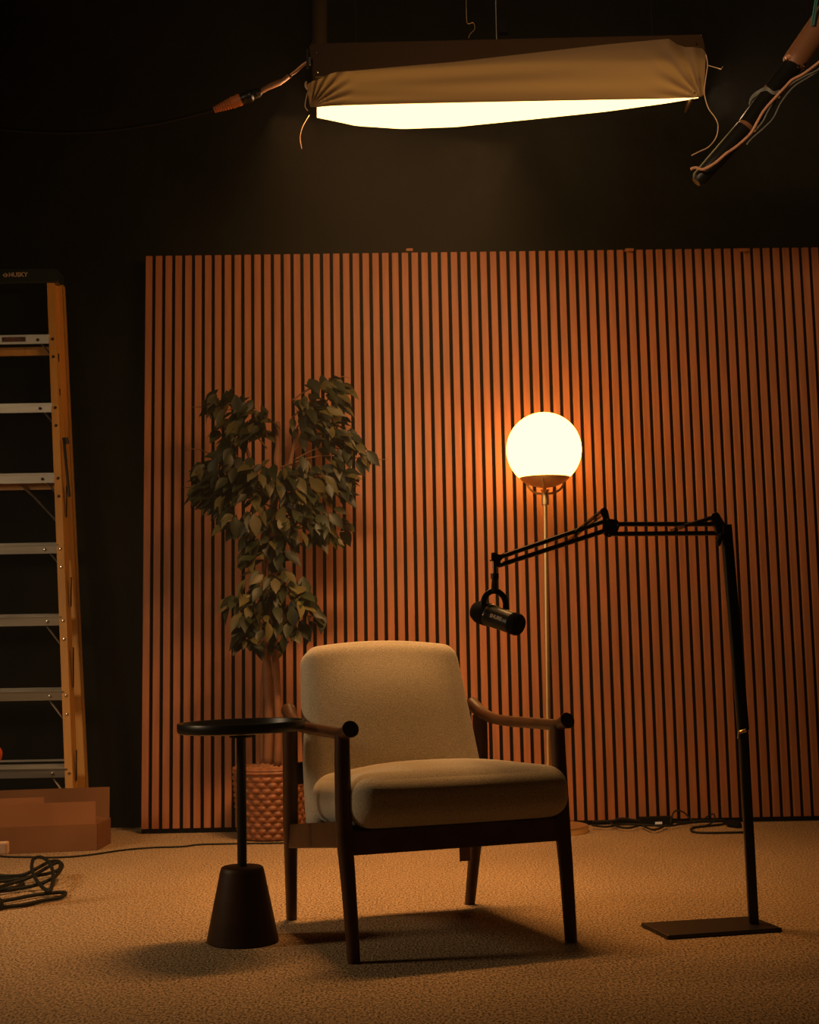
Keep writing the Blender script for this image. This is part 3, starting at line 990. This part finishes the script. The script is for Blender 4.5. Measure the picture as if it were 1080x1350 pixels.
for pts in ([(-0.013, 0), (-0.004, 0.0075), (0.002, 0.0095), (-0.002, 0.004), (-0.007, 0.0), (-0.002, -0.004), (0.002, -0.0095), (-0.004, -0.0075)],
            [(0.011, 0), (0.004, 0.009), (0.000, 0.003), (0.003, 0.0), (0.000, -0.003), (0.004, -0.009)]):
    add_prism(bm, [P + V((x, 0, z)) for x, z in pts], (0, 0.0012, 0))
obj('emblem', bm, M['ink'], cap, world=True, smooth=False)
P = lad(18, 447.5)
bm = BM(); add_box(bm, P + V((0, -0.0005, 0)), (0.098, 0.0012, 0.020), Matrix.Rotation(math.radians(9), 3, 'X')); obj('sticker', bm, M['sticker'], ladder, world=True, smooth=False, label='worn dark sticker on the top step')
for (x, y, h2) in ((73, 455, 0.03), (74.5, 480, 0.10), (76, 530, 0.12), (85, 660, 0.13), (91, 780, 0.12), (94, 880, 0.16), (98, 1010, 0.12)):
    P = lad(x, y)
    bm = BM()
    add_box(bm, P + V((0.0005, 0.035, 0)), (0.0016, 0.016, h2))
    obj('rail_print', bm, M['blackmatte'], ladder, world=True, smooth=False)

# ================================================================== CARDBOARD BOX
BXA = V((-1.180, 5.566, 0)); bdir = V((math.cos(math.radians(10)), math.sin(math.radians(10)), 0))
bper = V((0.05, 0.9987, 0))
BL, BD, BH, tk = 0.82, 0.182, 0.096, 0.005
box = thing('cardboard_box', 'long low cardboard box lying open at the foot of the ladder', 'box', BXA - bdir * BL / 2)


def bp(a, b, c):
    return BXA - bdir * a + bper * b + V((0, 0, c))


def slab(bm, o_, e1, e2, th):
    n_ = e1.cross(e2).normalized() * th
    add_prism(bm, [o_, o_ + e1, o_ + e1 + e2, o_ + e2], n_)


bm = BM()
slab(bm, bp(0, 0, 0.001), -bdir * BL, bper * BD, -tk)
slab(bm, bp(0, 0, 0.001), -bdir * BL, V((0, 0, BH)), -tk)
slab(bm, bp(0, BD, 0.001), -bdir * BL, V((0, 0, BH)), tk)
slab(bm, bp(0, 0, 0.001), bper * BD, V((0, 0, BH)), tk)
slab(bm, bp(BL, 0, 0.001), bper * BD, V((0, 0, BH)), -tk)
obj('body', bm, M['card'], box, world=True, smooth=False)
bm = BM(); slab(bm, bp(0.004, 0.0, BH), -bdir * (BL - 0.01), V((0, 0, 0.084)) - bper * 0.006, -tk * 0.8); obj('front_flap', bm, M['card2'], box, world=True, smooth=False)
bm = BM(); slab(bm, bp(0.19, -0.003, BH + 0.080), -bdir * 0.5, V((0, 0, 0.026)), -tk * 0.7); obj('raised_flap', bm, M['card2'], box, world=True, smooth=False)
bm = BM(); slab(bm, bp(0.0, BD, BH), -bdir * (0.41), V((0, 0, 0.118)) + bper * 0.004, tk * 0.8); obj('rear_flap', bm, M['card'], box, world=True, smooth=False)
bm = BM(); slab(bm, bp(0.0, 0.002, BH), bper * (BD - 0.004), -bdir * 0.085 + V((0, 0, 0.020)), -tk * 0.7); obj('end_flap', bm, M['card'], box, world=True, smooth=False)
bm = BM(); slab(bm, bp(-0.0008, 0.075, 0.02), bper * 0.035, V((0, 0, 0.062)), -0.0008); obj('tape', bm, M['tape'], box, world=True, smooth=False)

# ================================================================== CABLES ON THE FLOOR, LEFT


def fl(px, py, zz):
    """point zz above the floor; where the panels are in the way it lies higher, against them"""
    p = at(px, py, z=zz)
    lim = 5.955 + 0.0172 * (p.x + 1.096)
    return at(px, py, Y=lim) if p.y > lim else p


R1 = 0.0058
paths = [
    [(-20, 1176, .03), (10, 1166, .03), (38, 1157, .04), (60, 1145, .05), (76, 1137, .05), (82, 1142, .045), (72, 1156, .035), (50, 1166, .02), (20, 1172, .012), (-20, 1178, .012)],
    [(-20, 1153, .02), (10, 1155, .02), (32, 1153, .03), (52, 1143, .05), (66, 1136, .055), (78, 1136, .05), (78, 1146, .045), (62, 1152, .035), (44, 1155, .03), (20, 1160, .02), (-20, 1164, .02)],
    [(44, 1132, .06), (52, 1130, .07), (62, 1134, .075), (69, 1146, .06), (70, 1160, .04), (66, 1174, .02), (60, 1173, .02), (50, 1163, .03), (43, 1150, .05), (42, 1140, .06), (44, 1132, .06)],
    [(2, 1188, .010), (20, 1185, .010), (40, 1181, .010), (70, 1177, .010), (86, 1177, .010), (80, 1183, .008), (58, 1187, .008), (30, 1193, .008), (2, 1196, .008)],
    [(-20, 1158, .012), (5, 1158, .012), (22, 1161, .02), (30, 1166, .012), (10, 1172, .010), (-20, 1172, .010)],
]
pp = []
bm = BM()
for k, pth in enumerate(paths):
    add_tube(bm, catmull([fl(*q) for q in pth], 8), R1, n=10)
tag(obj('coiled_cable', bm, M['rubber'], angle=60), 'thick black cable in a loose coil on the carpet at the left edge', 'cable')
bm = BM()
pth = [(-20, 1127), (10, 1129.5), (40, 1130), (70, 1130.5), (100, 1129), (130, 1125.5), (160, 1121), (200, 1117.5), (240, 1116.2), (262, 1113.5), (300, 1112.5), (330, 1112), (380, 1111), (440, 1106), (520, 1098)]
add_tube(bm, catmull([fl(x, y, 0.0035) for x, y in pth], 6), 0.0034, n=8)
tag(obj('extension_cable', bm, M['rubber'], angle=60), 'thin black cord running along the floor from the cardboard box to the basket pot', 'cord')

# equipment at the very left edge of the frame
EQ = at(-12, 1200, z=0)
eq = thing('equipment_stand', 'dark stand with a rounded foot cut off by the left edge, beside the cable coil', 'stand', EQ)
bm = BM(); add_lathe(bm, [(0, 0), (0.036, 0), (0.038, 0.010), (0.034, 0.026), (0.024, 0.036), (0.012, 0.042), (0, 0.042)], n=32); obj('foot', bm, M['rubber'], eq)
bm = BM(); add_lathe(bm, [(0, 0.03), (0.021, 0.03), (0.021, 0.145), (0.026, 0.150), (0.026, 0.165), (0.012, 0.172), (0.012, 0.50), (0, 0.50)], n=24); obj('post', bm, M['black'], eq)
bm = BM(); add_box(bm, at(-3, 1118, Y=EQ.y), (0.062, 0.030, 0.036)); obj('clamp_block', bm, M['palewood'], eq, world=True, smooth=False, bevel=0.005, label='pale rounded block on the stand')
HC = at(-11.5, 996, Y=EQ.y)
bm = BM(); add_lathe(bm, [(0, -0.02), (0.030, -0.018), (0.031, 0.006), (0, 0.006)], HC, n=32, axis=(0.2, 1, -0.35)); obj('head', bm, M['black'], eq, world=True)
bm = BM(); add_lathe(bm, [(0.0305, -0.019), (0.0330, -0.018), (0.0330, 0.004), (0.0305, 0.005), (0.0305, -0.019)], HC, n=32, axis=(0.2, 1, -0.35)); obj('rim', bm, M['redrim'], eq, world=True, label='orange-red rim')

# ================================================================== CABLES AND POWER STRIP, RIGHT
bm = BM()
ps_a = fl(845, 1090, 0.0); ps_b = fl(887, 1088.5, 0.0)
strip = thing('power_strip', 'black power strip with a small lit label at the foot of the slats', 'power strip', (ps_a + ps_b) / 2)
dd = (ps_b - ps_a).normalized(); Rps = Matrix((dd, V((-dd.y, dd.x, 0)), V((0, 0, 1)))).transposed()
add_box(bm, (ps_a + ps_b) / 2 + V((0, 0.02, 0.018)), ((ps_b - ps_a).length, 0.045, 0.034), Rps)
obj('body', bm, M['blackmatte'], strip, world=True, smooth=False, bevel=0.003)
bm = BM(); add_box(bm, at(868.5, 1085, Y=((ps_a + ps_b) / 2).y - 0.004), (0.028, 0.002, 0.009), Rps)
obj('lit_label', bm, M['led'], strip, world=True, smooth=False, label='tiny glowing label')
cord_paths = [
    ([(781, 1088), (800, 1090), (818, 1087), (840, 1087), (880, 1089), (900, 1086), (930, 1083), (955, 1082)], 'tangled black cord between the lamp base and the power strip'),
    ([(781, 1083), (806, 1082), (820, 1079), (836, 1081), (850, 1083)], 'short black cord arching left of the power strip'),
    ([(805, 1085), (815, 1090), (830, 1091.5), (845, 1088), (852, 1091), (862, 1094), (872, 1091), (878, 1088)], 'black cord looping in front of the power strip'),
    ([(886, 1083), (905, 1084), (918, 1082), (935, 1082), (950, 1081), (958, 1084), (950, 1087), (932, 1089), (915, 1091), (911, 1094), (916, 1097), (935, 1098), (965, 1097.5), (987, 1097)], 'black cord with a wide open loop right of the power strip'),
]
for k, (pth, lb) in enumerate(cord_paths):
    bm = BM()
    add_tube(bm, catmull([fl(x, y, 0.005 + 0.009 * (k in (0, 2))) for x, y in pth], 6), 0.0042, n=8)
    tag(obj('black_cord', bm, M['rubber'], angle=60), lb, 'cord', 'black cords at the foot of the panels')
bm = BM()
Yp = 5.97
add_tube(bm, catmull([at(884, 1085, Y=Yp - 0.02), at(889, 1070, Y=Yp), at(900, 1070, Y=Yp), at(909, 1078, Y=Yp - 0.01), at(917, 1085, Y=Yp - 0.04)], 6), 0.0032, n=8)
tag(obj('black_cord', bm, M['rubber'], angle=60), 'thin black cord arching up against the slats right of the power strip', 'cord', 'black cords at the foot of the panels')
bm = BM()
add_tube(bm, catmull([at(925, 1083, Y=Yp - 0.03), at(935, 1075, Y=Yp), at(942, 1074, Y=Yp), at(941, 1083, Y=Yp - 0.02), at(932, 1088, z=0.006)], 6), 0.0032, n=8)
tag(obj('black_cord', bm, M['rubber'], angle=60), 'thin black cord crossing up near the microphone stand pole', 'cord', 'black cords at the foot of the panels')
bm = BM()
A = fl(955, 1085, 0.012); B = fl(976, 1088, 0.012)
add_tube(bm, [A, A.lerp(B, 0.3), A.lerp(B, 0.35), A.lerp(B, 0.9), B], [0.005, 0.009, 0.015, 0.015, 0.010], n=12, power=3)
tag(obj('cord_plug', bm, M['blackmatte'], angle=50), 'black plug lying beside the microphone stand pole', 'plug')

# ================================================================== HANGING LIGHT
FY = 4.42
fx = thing('hanging_light', 'long lit light fixture hung from the ceiling, wrapped in thin brown cloth', 'hanging light', at(665, 100, Y=FY))


def fp(px, py, dy=0.0):
    return at(px, py, Y=FY + dy)


# black housing (open below)
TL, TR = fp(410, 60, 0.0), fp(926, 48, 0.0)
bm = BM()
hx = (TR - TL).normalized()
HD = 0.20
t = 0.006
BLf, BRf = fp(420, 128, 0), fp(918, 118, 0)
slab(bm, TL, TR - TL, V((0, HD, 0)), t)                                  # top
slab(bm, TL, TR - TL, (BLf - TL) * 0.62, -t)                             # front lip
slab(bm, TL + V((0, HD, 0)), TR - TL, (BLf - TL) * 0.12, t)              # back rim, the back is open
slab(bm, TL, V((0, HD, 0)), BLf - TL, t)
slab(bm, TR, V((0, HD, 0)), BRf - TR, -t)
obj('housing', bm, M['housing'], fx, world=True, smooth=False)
# end plate ears
bm = BM()
add_box(bm, fp(405.5, 78, -0.008), (0.008, 0.006, 0.060)); obj('bracket', bm, M['blacksatin'], fx, world=True, smooth=False)
bm = BM(); add_box(bm, fp(408.5, 81, -0.014), (0.006, 0.006, 0.024)); obj('latch', bm, M['chrome'], fx, world=True, smooth=False, label='bright latch on the left end')
for q in ((418, 69.5), (419, 95), (917.5, 57.3), (925, 47), (915.5, 122.3)):
    bm = BM()
    add_lathe(bm, [(0, -0.004), (0.0022, -0.003), (0.0032, 0), (0, 0.001)], fp(q[0], q[1], -0.012 if q[1] < 100 else -0.055), n=12, axis=(0, 1, 0))
    obj('screw', bm, M['screw'], fx, world=True)


# lit sagging diffuser
front = [(418, 141), (440, 139), (470, 138), (530, 136.5), (600, 135), (700, 133), (800, 131), (880, 129.5), (921, 128.5)]
backe = [(418, 155), (440, 159.5), (470, 166), (530, 170), (600, 167.5), (700, 157.5), (800, 147), (880, 136), (921, 129.2)]


def interp(tab, x):
    for (x0, y0), (x1, y1) in zip(tab[:-1], tab[1:]):
        if x <= x1:
            u = (x - x0) / (x1 - x0)
            return y0 + (y1 - y0) * u
    return tab[-1][1]


P = []
for i in range(61):
    x = 418 + (921 - 418) * i / 60
    yf, yb = interp(front, x), interp(backe, x)
    rowp = []
    A = fp(x, yf, -0.018)
    # the far edge: same fixture, 0.16 m behind the front edge
    B = at(x, yb, Y=FY + 0.145)
    for j in range(9):
        v_ = j / 8
        p = A.lerp(B, v_)
        p.z -= 0.012 * math.sin(PI * v_) * min(1, (yb - yf) / 30)
        rowp.append(p)
    P.append(rowp)
bm = BM(); add_grid(bm, P)
obj('diffuser', bm, M['tube'], fx, world=True, angle=180, label='glowing white sagging diffuser')

# thin cloth on the front, gathered at both ends
ctop = [(404, 112), (412, 107), (424, 103), (436, 97), (444, 95), (470, 93), (530, 87.5), (600, 81.5), (700, 70), (800, 58.5), (860, 53), (882, 51), (892, 58), (903, 62), (915, 62), (926, 64), (931, 70)]
cbot = [(409, 141), (413, 141), (418, 141.5), (426, 140.5), (440, 139.5), (470, 138.5), (530, 137), (600, 135.5), (700, 133.5), (800, 131.5), (860, 130.5), (882, 130), (892, 129.6), (903, 129.2), (915, 129), (924, 128), (928, 125)]
NX, NZ = 150, 22
P = []
for i in range(NX + 1):
    u = i / NX
    q = u * (len(ctop) - 1); k = min(int(q), len(ctop) - 2); f_ = q - k
    T_ = V(ctop[k]).lerp(V(ctop[k + 1]), f_); B_ = V(cbot[k]).lerp(V(cbot[k + 1]), f_)
    rowp = []
    for j in range(NZ + 1):
        v_ = j / NZ
        px_, py_ = T_.lerp(B_, v_)
        # the cloth bellies forward; tension folds radiate from the lower corners
        dy = -0.022 - 0.012 * math.sin(PI * v_)
        x_l = px_ - 409; x_r = 926 - px_; yy = 141 - py_
        if px_ < 470:
            ang = math.atan2(yy, max(x_l, 0.5))
            a_ = 0.007 * min(1, max(0, (470 - px_) / 30))
            dy += a_ * math.sin(ang * 26) * min(1, math.hypot(x_l, yy) / 14)
        elif px_ > 850:
            ang = math.atan2(131 - py_, max(x_r, 0.5))
            a_ = 0.006 * min(1, max(0, (px_ - 850) / 40))
            dy += a_ * math.sin(ang * 17) * min(1, math.hypot(x_r, 131 - py_) / 16)
        dy += 0.0022 * math.sin(11 * v_ + (px_ - 420) * 0.006) * min(1, (px_ - 400) / 80) * min(1, max(0, (940 - px_)) / 80)
        dy += 0.0012 * math.sin(17 * v_ - (px_ - 420) * 0.013 + 1.3)
        rowp.append(fp(px_, py_, dy))
    P.append(rowp)
bm = BM(); add_grid(bm, P)
cl = obj('cloth_skirt', bm, M['cloth'], fx, world=True, angle=180, label='thin brown translucent cloth tied over the front')
bm = BM(); add_tube(bm, catmull([fp(404, 108, -.03), fp(403, 113, -.035), fp(405.5, 118, -.035)], 4), 0.0032, n=8)
add_tube(bm, catmull([fp(405.5, 122, -.035), fp(403, 133, -.03), fp(402.5, 141, -.03), fp(406, 146, -.03)], 4), 0.0014, n=6)
obj('knot', bm, M['string'], fx, world=True, label='pale string knot')
bm = BM(); add_tube(bm, catmull([fp(408, 152, -.10), fp(399, 168, -.11), fp(396, 182, -.11), fp(398, 196, -.11)], 5), 0.0012, n=6)
obj('tie_string', bm, M['string'], fx, world=True)
bm = BM(); add_tube(bm, catmull([fp(931, 72, -.03), fp(933, 86, -.03), fp(930, 108, -.03), fp(929, 124, -.03), fp(934, 142, -.03), fp(943, 155, -.03), fp(947, 166, -.03), fp(944, 182, -.03), fp(934, 194, -.03), fp(922, 200, -.03), fp(912, 205, -.03)], 6), 0.0017, n=6)
obj('tie_string', bm, M['string'], fx, world=True)
bm = BM(); add_tube(bm, [fp(933, 86, -.03), fp(951, 91, -.03), fp(953, 88, -.03)], 0.0012, n=6); obj('tie_string', bm, M['string'], fx, world=True)
# suspension wires up to the ceiling
for x_, y_ in ((655, 55), (470, 60), (860, 50)):
    p = fp(x_, y_, 0.1)
    bm = BM(); add_tube(bm, [p, V((p.x, p.y, 3.70))], 0.0016, n=6); obj('suspension_wire', bm, M['greywire'] if x_ == 655 else M['black'], fx, world=True)
bm = BM(); add_box(bm, fp(663, 36, 0.1), (0.032, 0.03, 0.045)); obj('wire_clamp', bm, M['blackmatte'], fx, world=True, smooth=False, bevel=0.004)

# thin loose wire with a loop, above the fixture
bm = BM(); add_tube(bm, catmull([at(615, -30, Y=4.7), at(615, 20, Y=4.7), at(617, 31, Y=4.7), at(624, 30, Y=4.7), at(626, 38, Y=4.7), at(620, 45, Y=4.7), at(618, 50, Y=4.7)], 6), 0.0013, n=6)
p0 = at(615, -30, Y=4.7)
add_tube(bm, [p0, V((p0.x, p0.y, 3.70))], 0.0013, n=6)
tag(obj('loose_wire', bm, M['brass'], angle=60), 'thin loose wire with a small loop hanging above the lit fixture', 'wire')
# narrow upright strut catching light, behind the left end of the fixture
bm = BM(); pA = at(420, 90, Y=6.15); pB = V((at(422, 0, Y=6.15).x, 6.15, 3.70))
pA.z = 2.9
add_tube(bm, [V((pA.x, 6.17, 3.10)), V((pB.x, 6.17, 3.70))], 0.034, n=20)
tag(obj('ceiling_pipe', bm, mat('dark_pipe', (0.06, 0.045, 0.025), 0.35), angle=60), 'dark upright pipe on the black wall above the left end of the light', 'pipe')

# supply cable with orange connector, left of the fixture
CY = 4.42
def cp_(x, y):
    return at(x, y, Y=CY)
cable = thing('supply_cable', 'dark cable with an orange connector sagging from the left end of the light', 'cable', cp_(300, 140))
bm = BM(); add_tube(bm, catmull([cp_(-60, 166), cp_(0, 170), cp_(60, 174.5), cp_(130, 173), cp_(200, 163.5), cp_(250, 153), cp_(283, 144)], 6), 0.0050, n=10)
obj('cord', bm, M['rubber'], cable, world=True)
A = cp_(282, 145); B = cp_(343, 121); dx_ = (B - A)
bm = BM()
L = dx_.length
prof = []
for k in range(7):
    z0 = L * (0.0 + 0.052 * k)
    prof += [(0.0085 + 0.0011 * k, z0), (0.0100 + 0.0011 * k, z0 + L * 0.012), (0.0100 + 0.0011 * k, z0 + L * 0.036), (0.0080 + 0.0011 * k, z0 + L * 0.045)]
prof += [(0.0165, L * 0.37), (0.0185, L * 0.40), (0.0175, L * 0.50), (0.0190, L * 0.52), (0.0185, L * 0.58), (0, L * 0.58)]
add_lathe(bm, [(0, 0)] + prof, A, n=24, axis=dx_); obj('orange_connector', bm, M['orange'], cable, world=True, label='orange ribbed connector')
bm = BM(); add_lathe(bm, [(0, L * .57), (.0175, L * .57), (.0175, L * .72), (.0195, L * .74), (.0195, L * .80), (.015, L * .84), (.015, L * .97), (.010, L * 1.02), (0, L * 1.02)], A, n=24, axis=dx_)
obj('black_connector', bm, M['blacksatin'], cable, world=True)
for a_, b_ in (((339, 115), (342, 114)), ((338, 123), (344, 121)), ((322, 131), (325, 130))):
    bm = BM()
    add_tube(bm, [at(*a_, Y=CY - .022), at(*b_, Y=CY - .022)], 0.0018, n=6)
    obj('clip', bm, M['screw'], cable, world=True)
bm = BM(); add_tube(bm, catmull([cp_(343, 121), cp_(356, 114), cp_(372, 107), cp_(381, 100)], 5), [0.008] * 5 + [0.009] * 5 + [0.007] * 6, n=10)
obj('braid', bm, M['copperpipe'], cable, world=True)
for k, oy in enumerate((0, 2.5)):
    bm = BM(); add_tube(bm, catmull([cp_(381, 100 + oy * .3), cp_(390, 93 + oy), cp_(398, 86 + oy), cp_(407, 80 + oy * .4)], 5), 0.0030, n=8)
    obj('lead', bm, M['cord'] if k == 0 else M['copperpipe'], cable, world=True)
bm = BM(); add_tube(bm, [cp_(379, 98), cp_(384, 102)], 0.0045, n=8); obj('cable_tie', bm, M['screw'], cable, world=True)

# ================================================================== BOOM POLE top right
BY = 4.2
def bq(x, y, dy=0):
    return at(x, y, Y=BY + dy)
boom = thing('boom_pole', 'thick jointed pole coming down diagonally from the top right corner', 'pole', bq(1000, 150))
A = bq(1150, -66)
ext = (bq(1150, -66) - bq(1055, 72))
k_ = (3.70 - A.z) / ext.z
bm = BM(); add_tube(bm, [A + ext * k_, bq(1052, 76), bq(1046, 84), bq(1043, 90)], [0.036, 0.036, 0.034, 0.024], n=28); obj('brown_section', bm, M['copperpipe'], boom, world=True)
bm = BM(); add_tube(bm, [bq(1046, 85), bq(1018, 121)], 0.0285, n=24); obj('dark_section', bm, M['blacksatin'], boom, world=True)
bm = BM(); add_tube(bm, [bq(1018, 121), bq(1011, 131)], 0.024, n=24); obj('collar', bm, M['black'], boom, world=True)
bm = BM(); add_tube(bm, [bq(1012, 129), bq(985, 166)], 0.0285, n=24); obj('dark_section', bm, M['blacksatin'], boom, world=True)
bm = BM(); add_tube(bm, [bq(986, 164), bq(980, 172)], 0.0255, n=24); obj('collar', bm, M['copperpipe'], boom, world=True)
bm = BM(); add_tube(bm, [bq(981, 170), bq(950, 205), bq(922, 236), bq(918, 240)], [0.027, 0.026, 0.024, 0.015], n=24); obj('tip_section', bm, M['black'], boom, world=True)
bm = BM(); add_tube(bm, catmull([bq(1047, 78, -.02), bq(1040, 74, -.03), bq(1036, 76.5, -.03)], 4), [0.006] * 5 + [0.004] * 4, n=8); obj('thumb_screw', bm, M['cord'], boom, world=True)
for q in ((1053, 87.5), (1060.5, 85.5)):
    bm = BM()
    add_lathe(bm, [(0, -0.004), (0.004, -0.003), (0.005, 0.001), (0, 0.002)], bq(q[0], q[1], -0.042), n=12, axis=(0, 1, 0))
    obj('screw', bm, M['screw'], boom, world=True)
bm = BM()
add_tube(bm, catmull([bq(1120, 50, -.05), bq(1080, 82, -.05), bq(1060, 97, -.05), bq(1045, 105, -.05), bq(1036, 114, -.05), bq(1023, 128, -.05), bq(1008, 145, -.05), bq(998, 162, -.05), bq(992, 173, -.05), bq(984, 182, -.05), bq(970, 194, -.05), bq(957, 203, -.05),
                      bq(943, 215, -.05), bq(928, 223, -.05), bq(918, 221, -.05), bq(911, 223, -.05)], 6), 0.0042, n=8)
tag(obj('orange_cord', bm, M['cord'], angle=60), 'pale orange cord strapped along the diagonal pole at top right', 'cord')
bm = BM()
add_tube(bm, catmull([bq(1120, 62, -.045), bq(1080, 91, -.045), bq(1062, 100, -.045), bq(1042, 112, -.045), bq(1022, 132, -.045), bq(1012, 148, -.045), bq(1006, 160, -.045), bq(996, 172, -.045)], 6), 0.0026, n=8)
tag(obj('grey_wire', bm, M['greywire'], angle=60), 'thin grey wire beside the orange cord on the diagonal pole', 'wire', 'wires on the diagonal pole')
bm = BM()
add_tube(bm, catmull([bq(1120, 66, -.04), bq(1080, 93, -.04), bq(1064, 103, -.04), bq(1046, 115, -.04), bq(1030, 135, -.04), bq(1020, 155, -.04), bq(1008, 168, -.04), bq(992, 182, -.04), bq(985, 190, -.04)], 6), 0.0022, n=8)
tag(obj('grey_wire', bm, M['greywire'], angle=60), 'lower thin wire sagging away under the diagonal pole', 'wire', 'wires on the diagonal pole')
bm = BM()
for k in range(3):
    add_tube(bm, catmull([bq(1028, 119 + k * 1.6, -.034), bq(1020, 121 + k * 1.6, -.038), bq(1011, 115 + k * 2, -.034), bq(1003, 118 + k * 2, -.01), bq(992, 126 + k * 2, 0), bq(988, 136 + k, 0)], 5), 0.0018, n=6)
tag(obj('wire_wrap', bm, M['greywire'], angle=60), 'thin pale wires wrapped round the middle collar of the diagonal pole', 'wire')
bm = BM()
for k in range(2):
    p = bq(1070 + k * 3, 34, -.042)
    q = bq(1077 + k * 2, -10, -.042)
    e = (q - p)
    add_tube(bm, [p, q, q + e * ((3.70 - q.z) / e.z)], 0.0028, n=8)
tag(obj('teal_wire', bm, M['teal'], angle=60), 'teal wires rising to the ceiling at the top right corner', 'wire')


# ================================================================== thin haze added to stand in for lens glow round the lights
wn = world.node_tree
vs = wn.nodes.new('ShaderNodeVolumeScatter')
vs.inputs['Color'].default_value = (1, 1, 1, 1); vs.inputs['Density'].default_value = 0.008; vs.inputs['Anisotropy'].default_value = 0.3
wn.links.new(vs.outputs[0], wn.nodes['World Output'].inputs['Volume'])
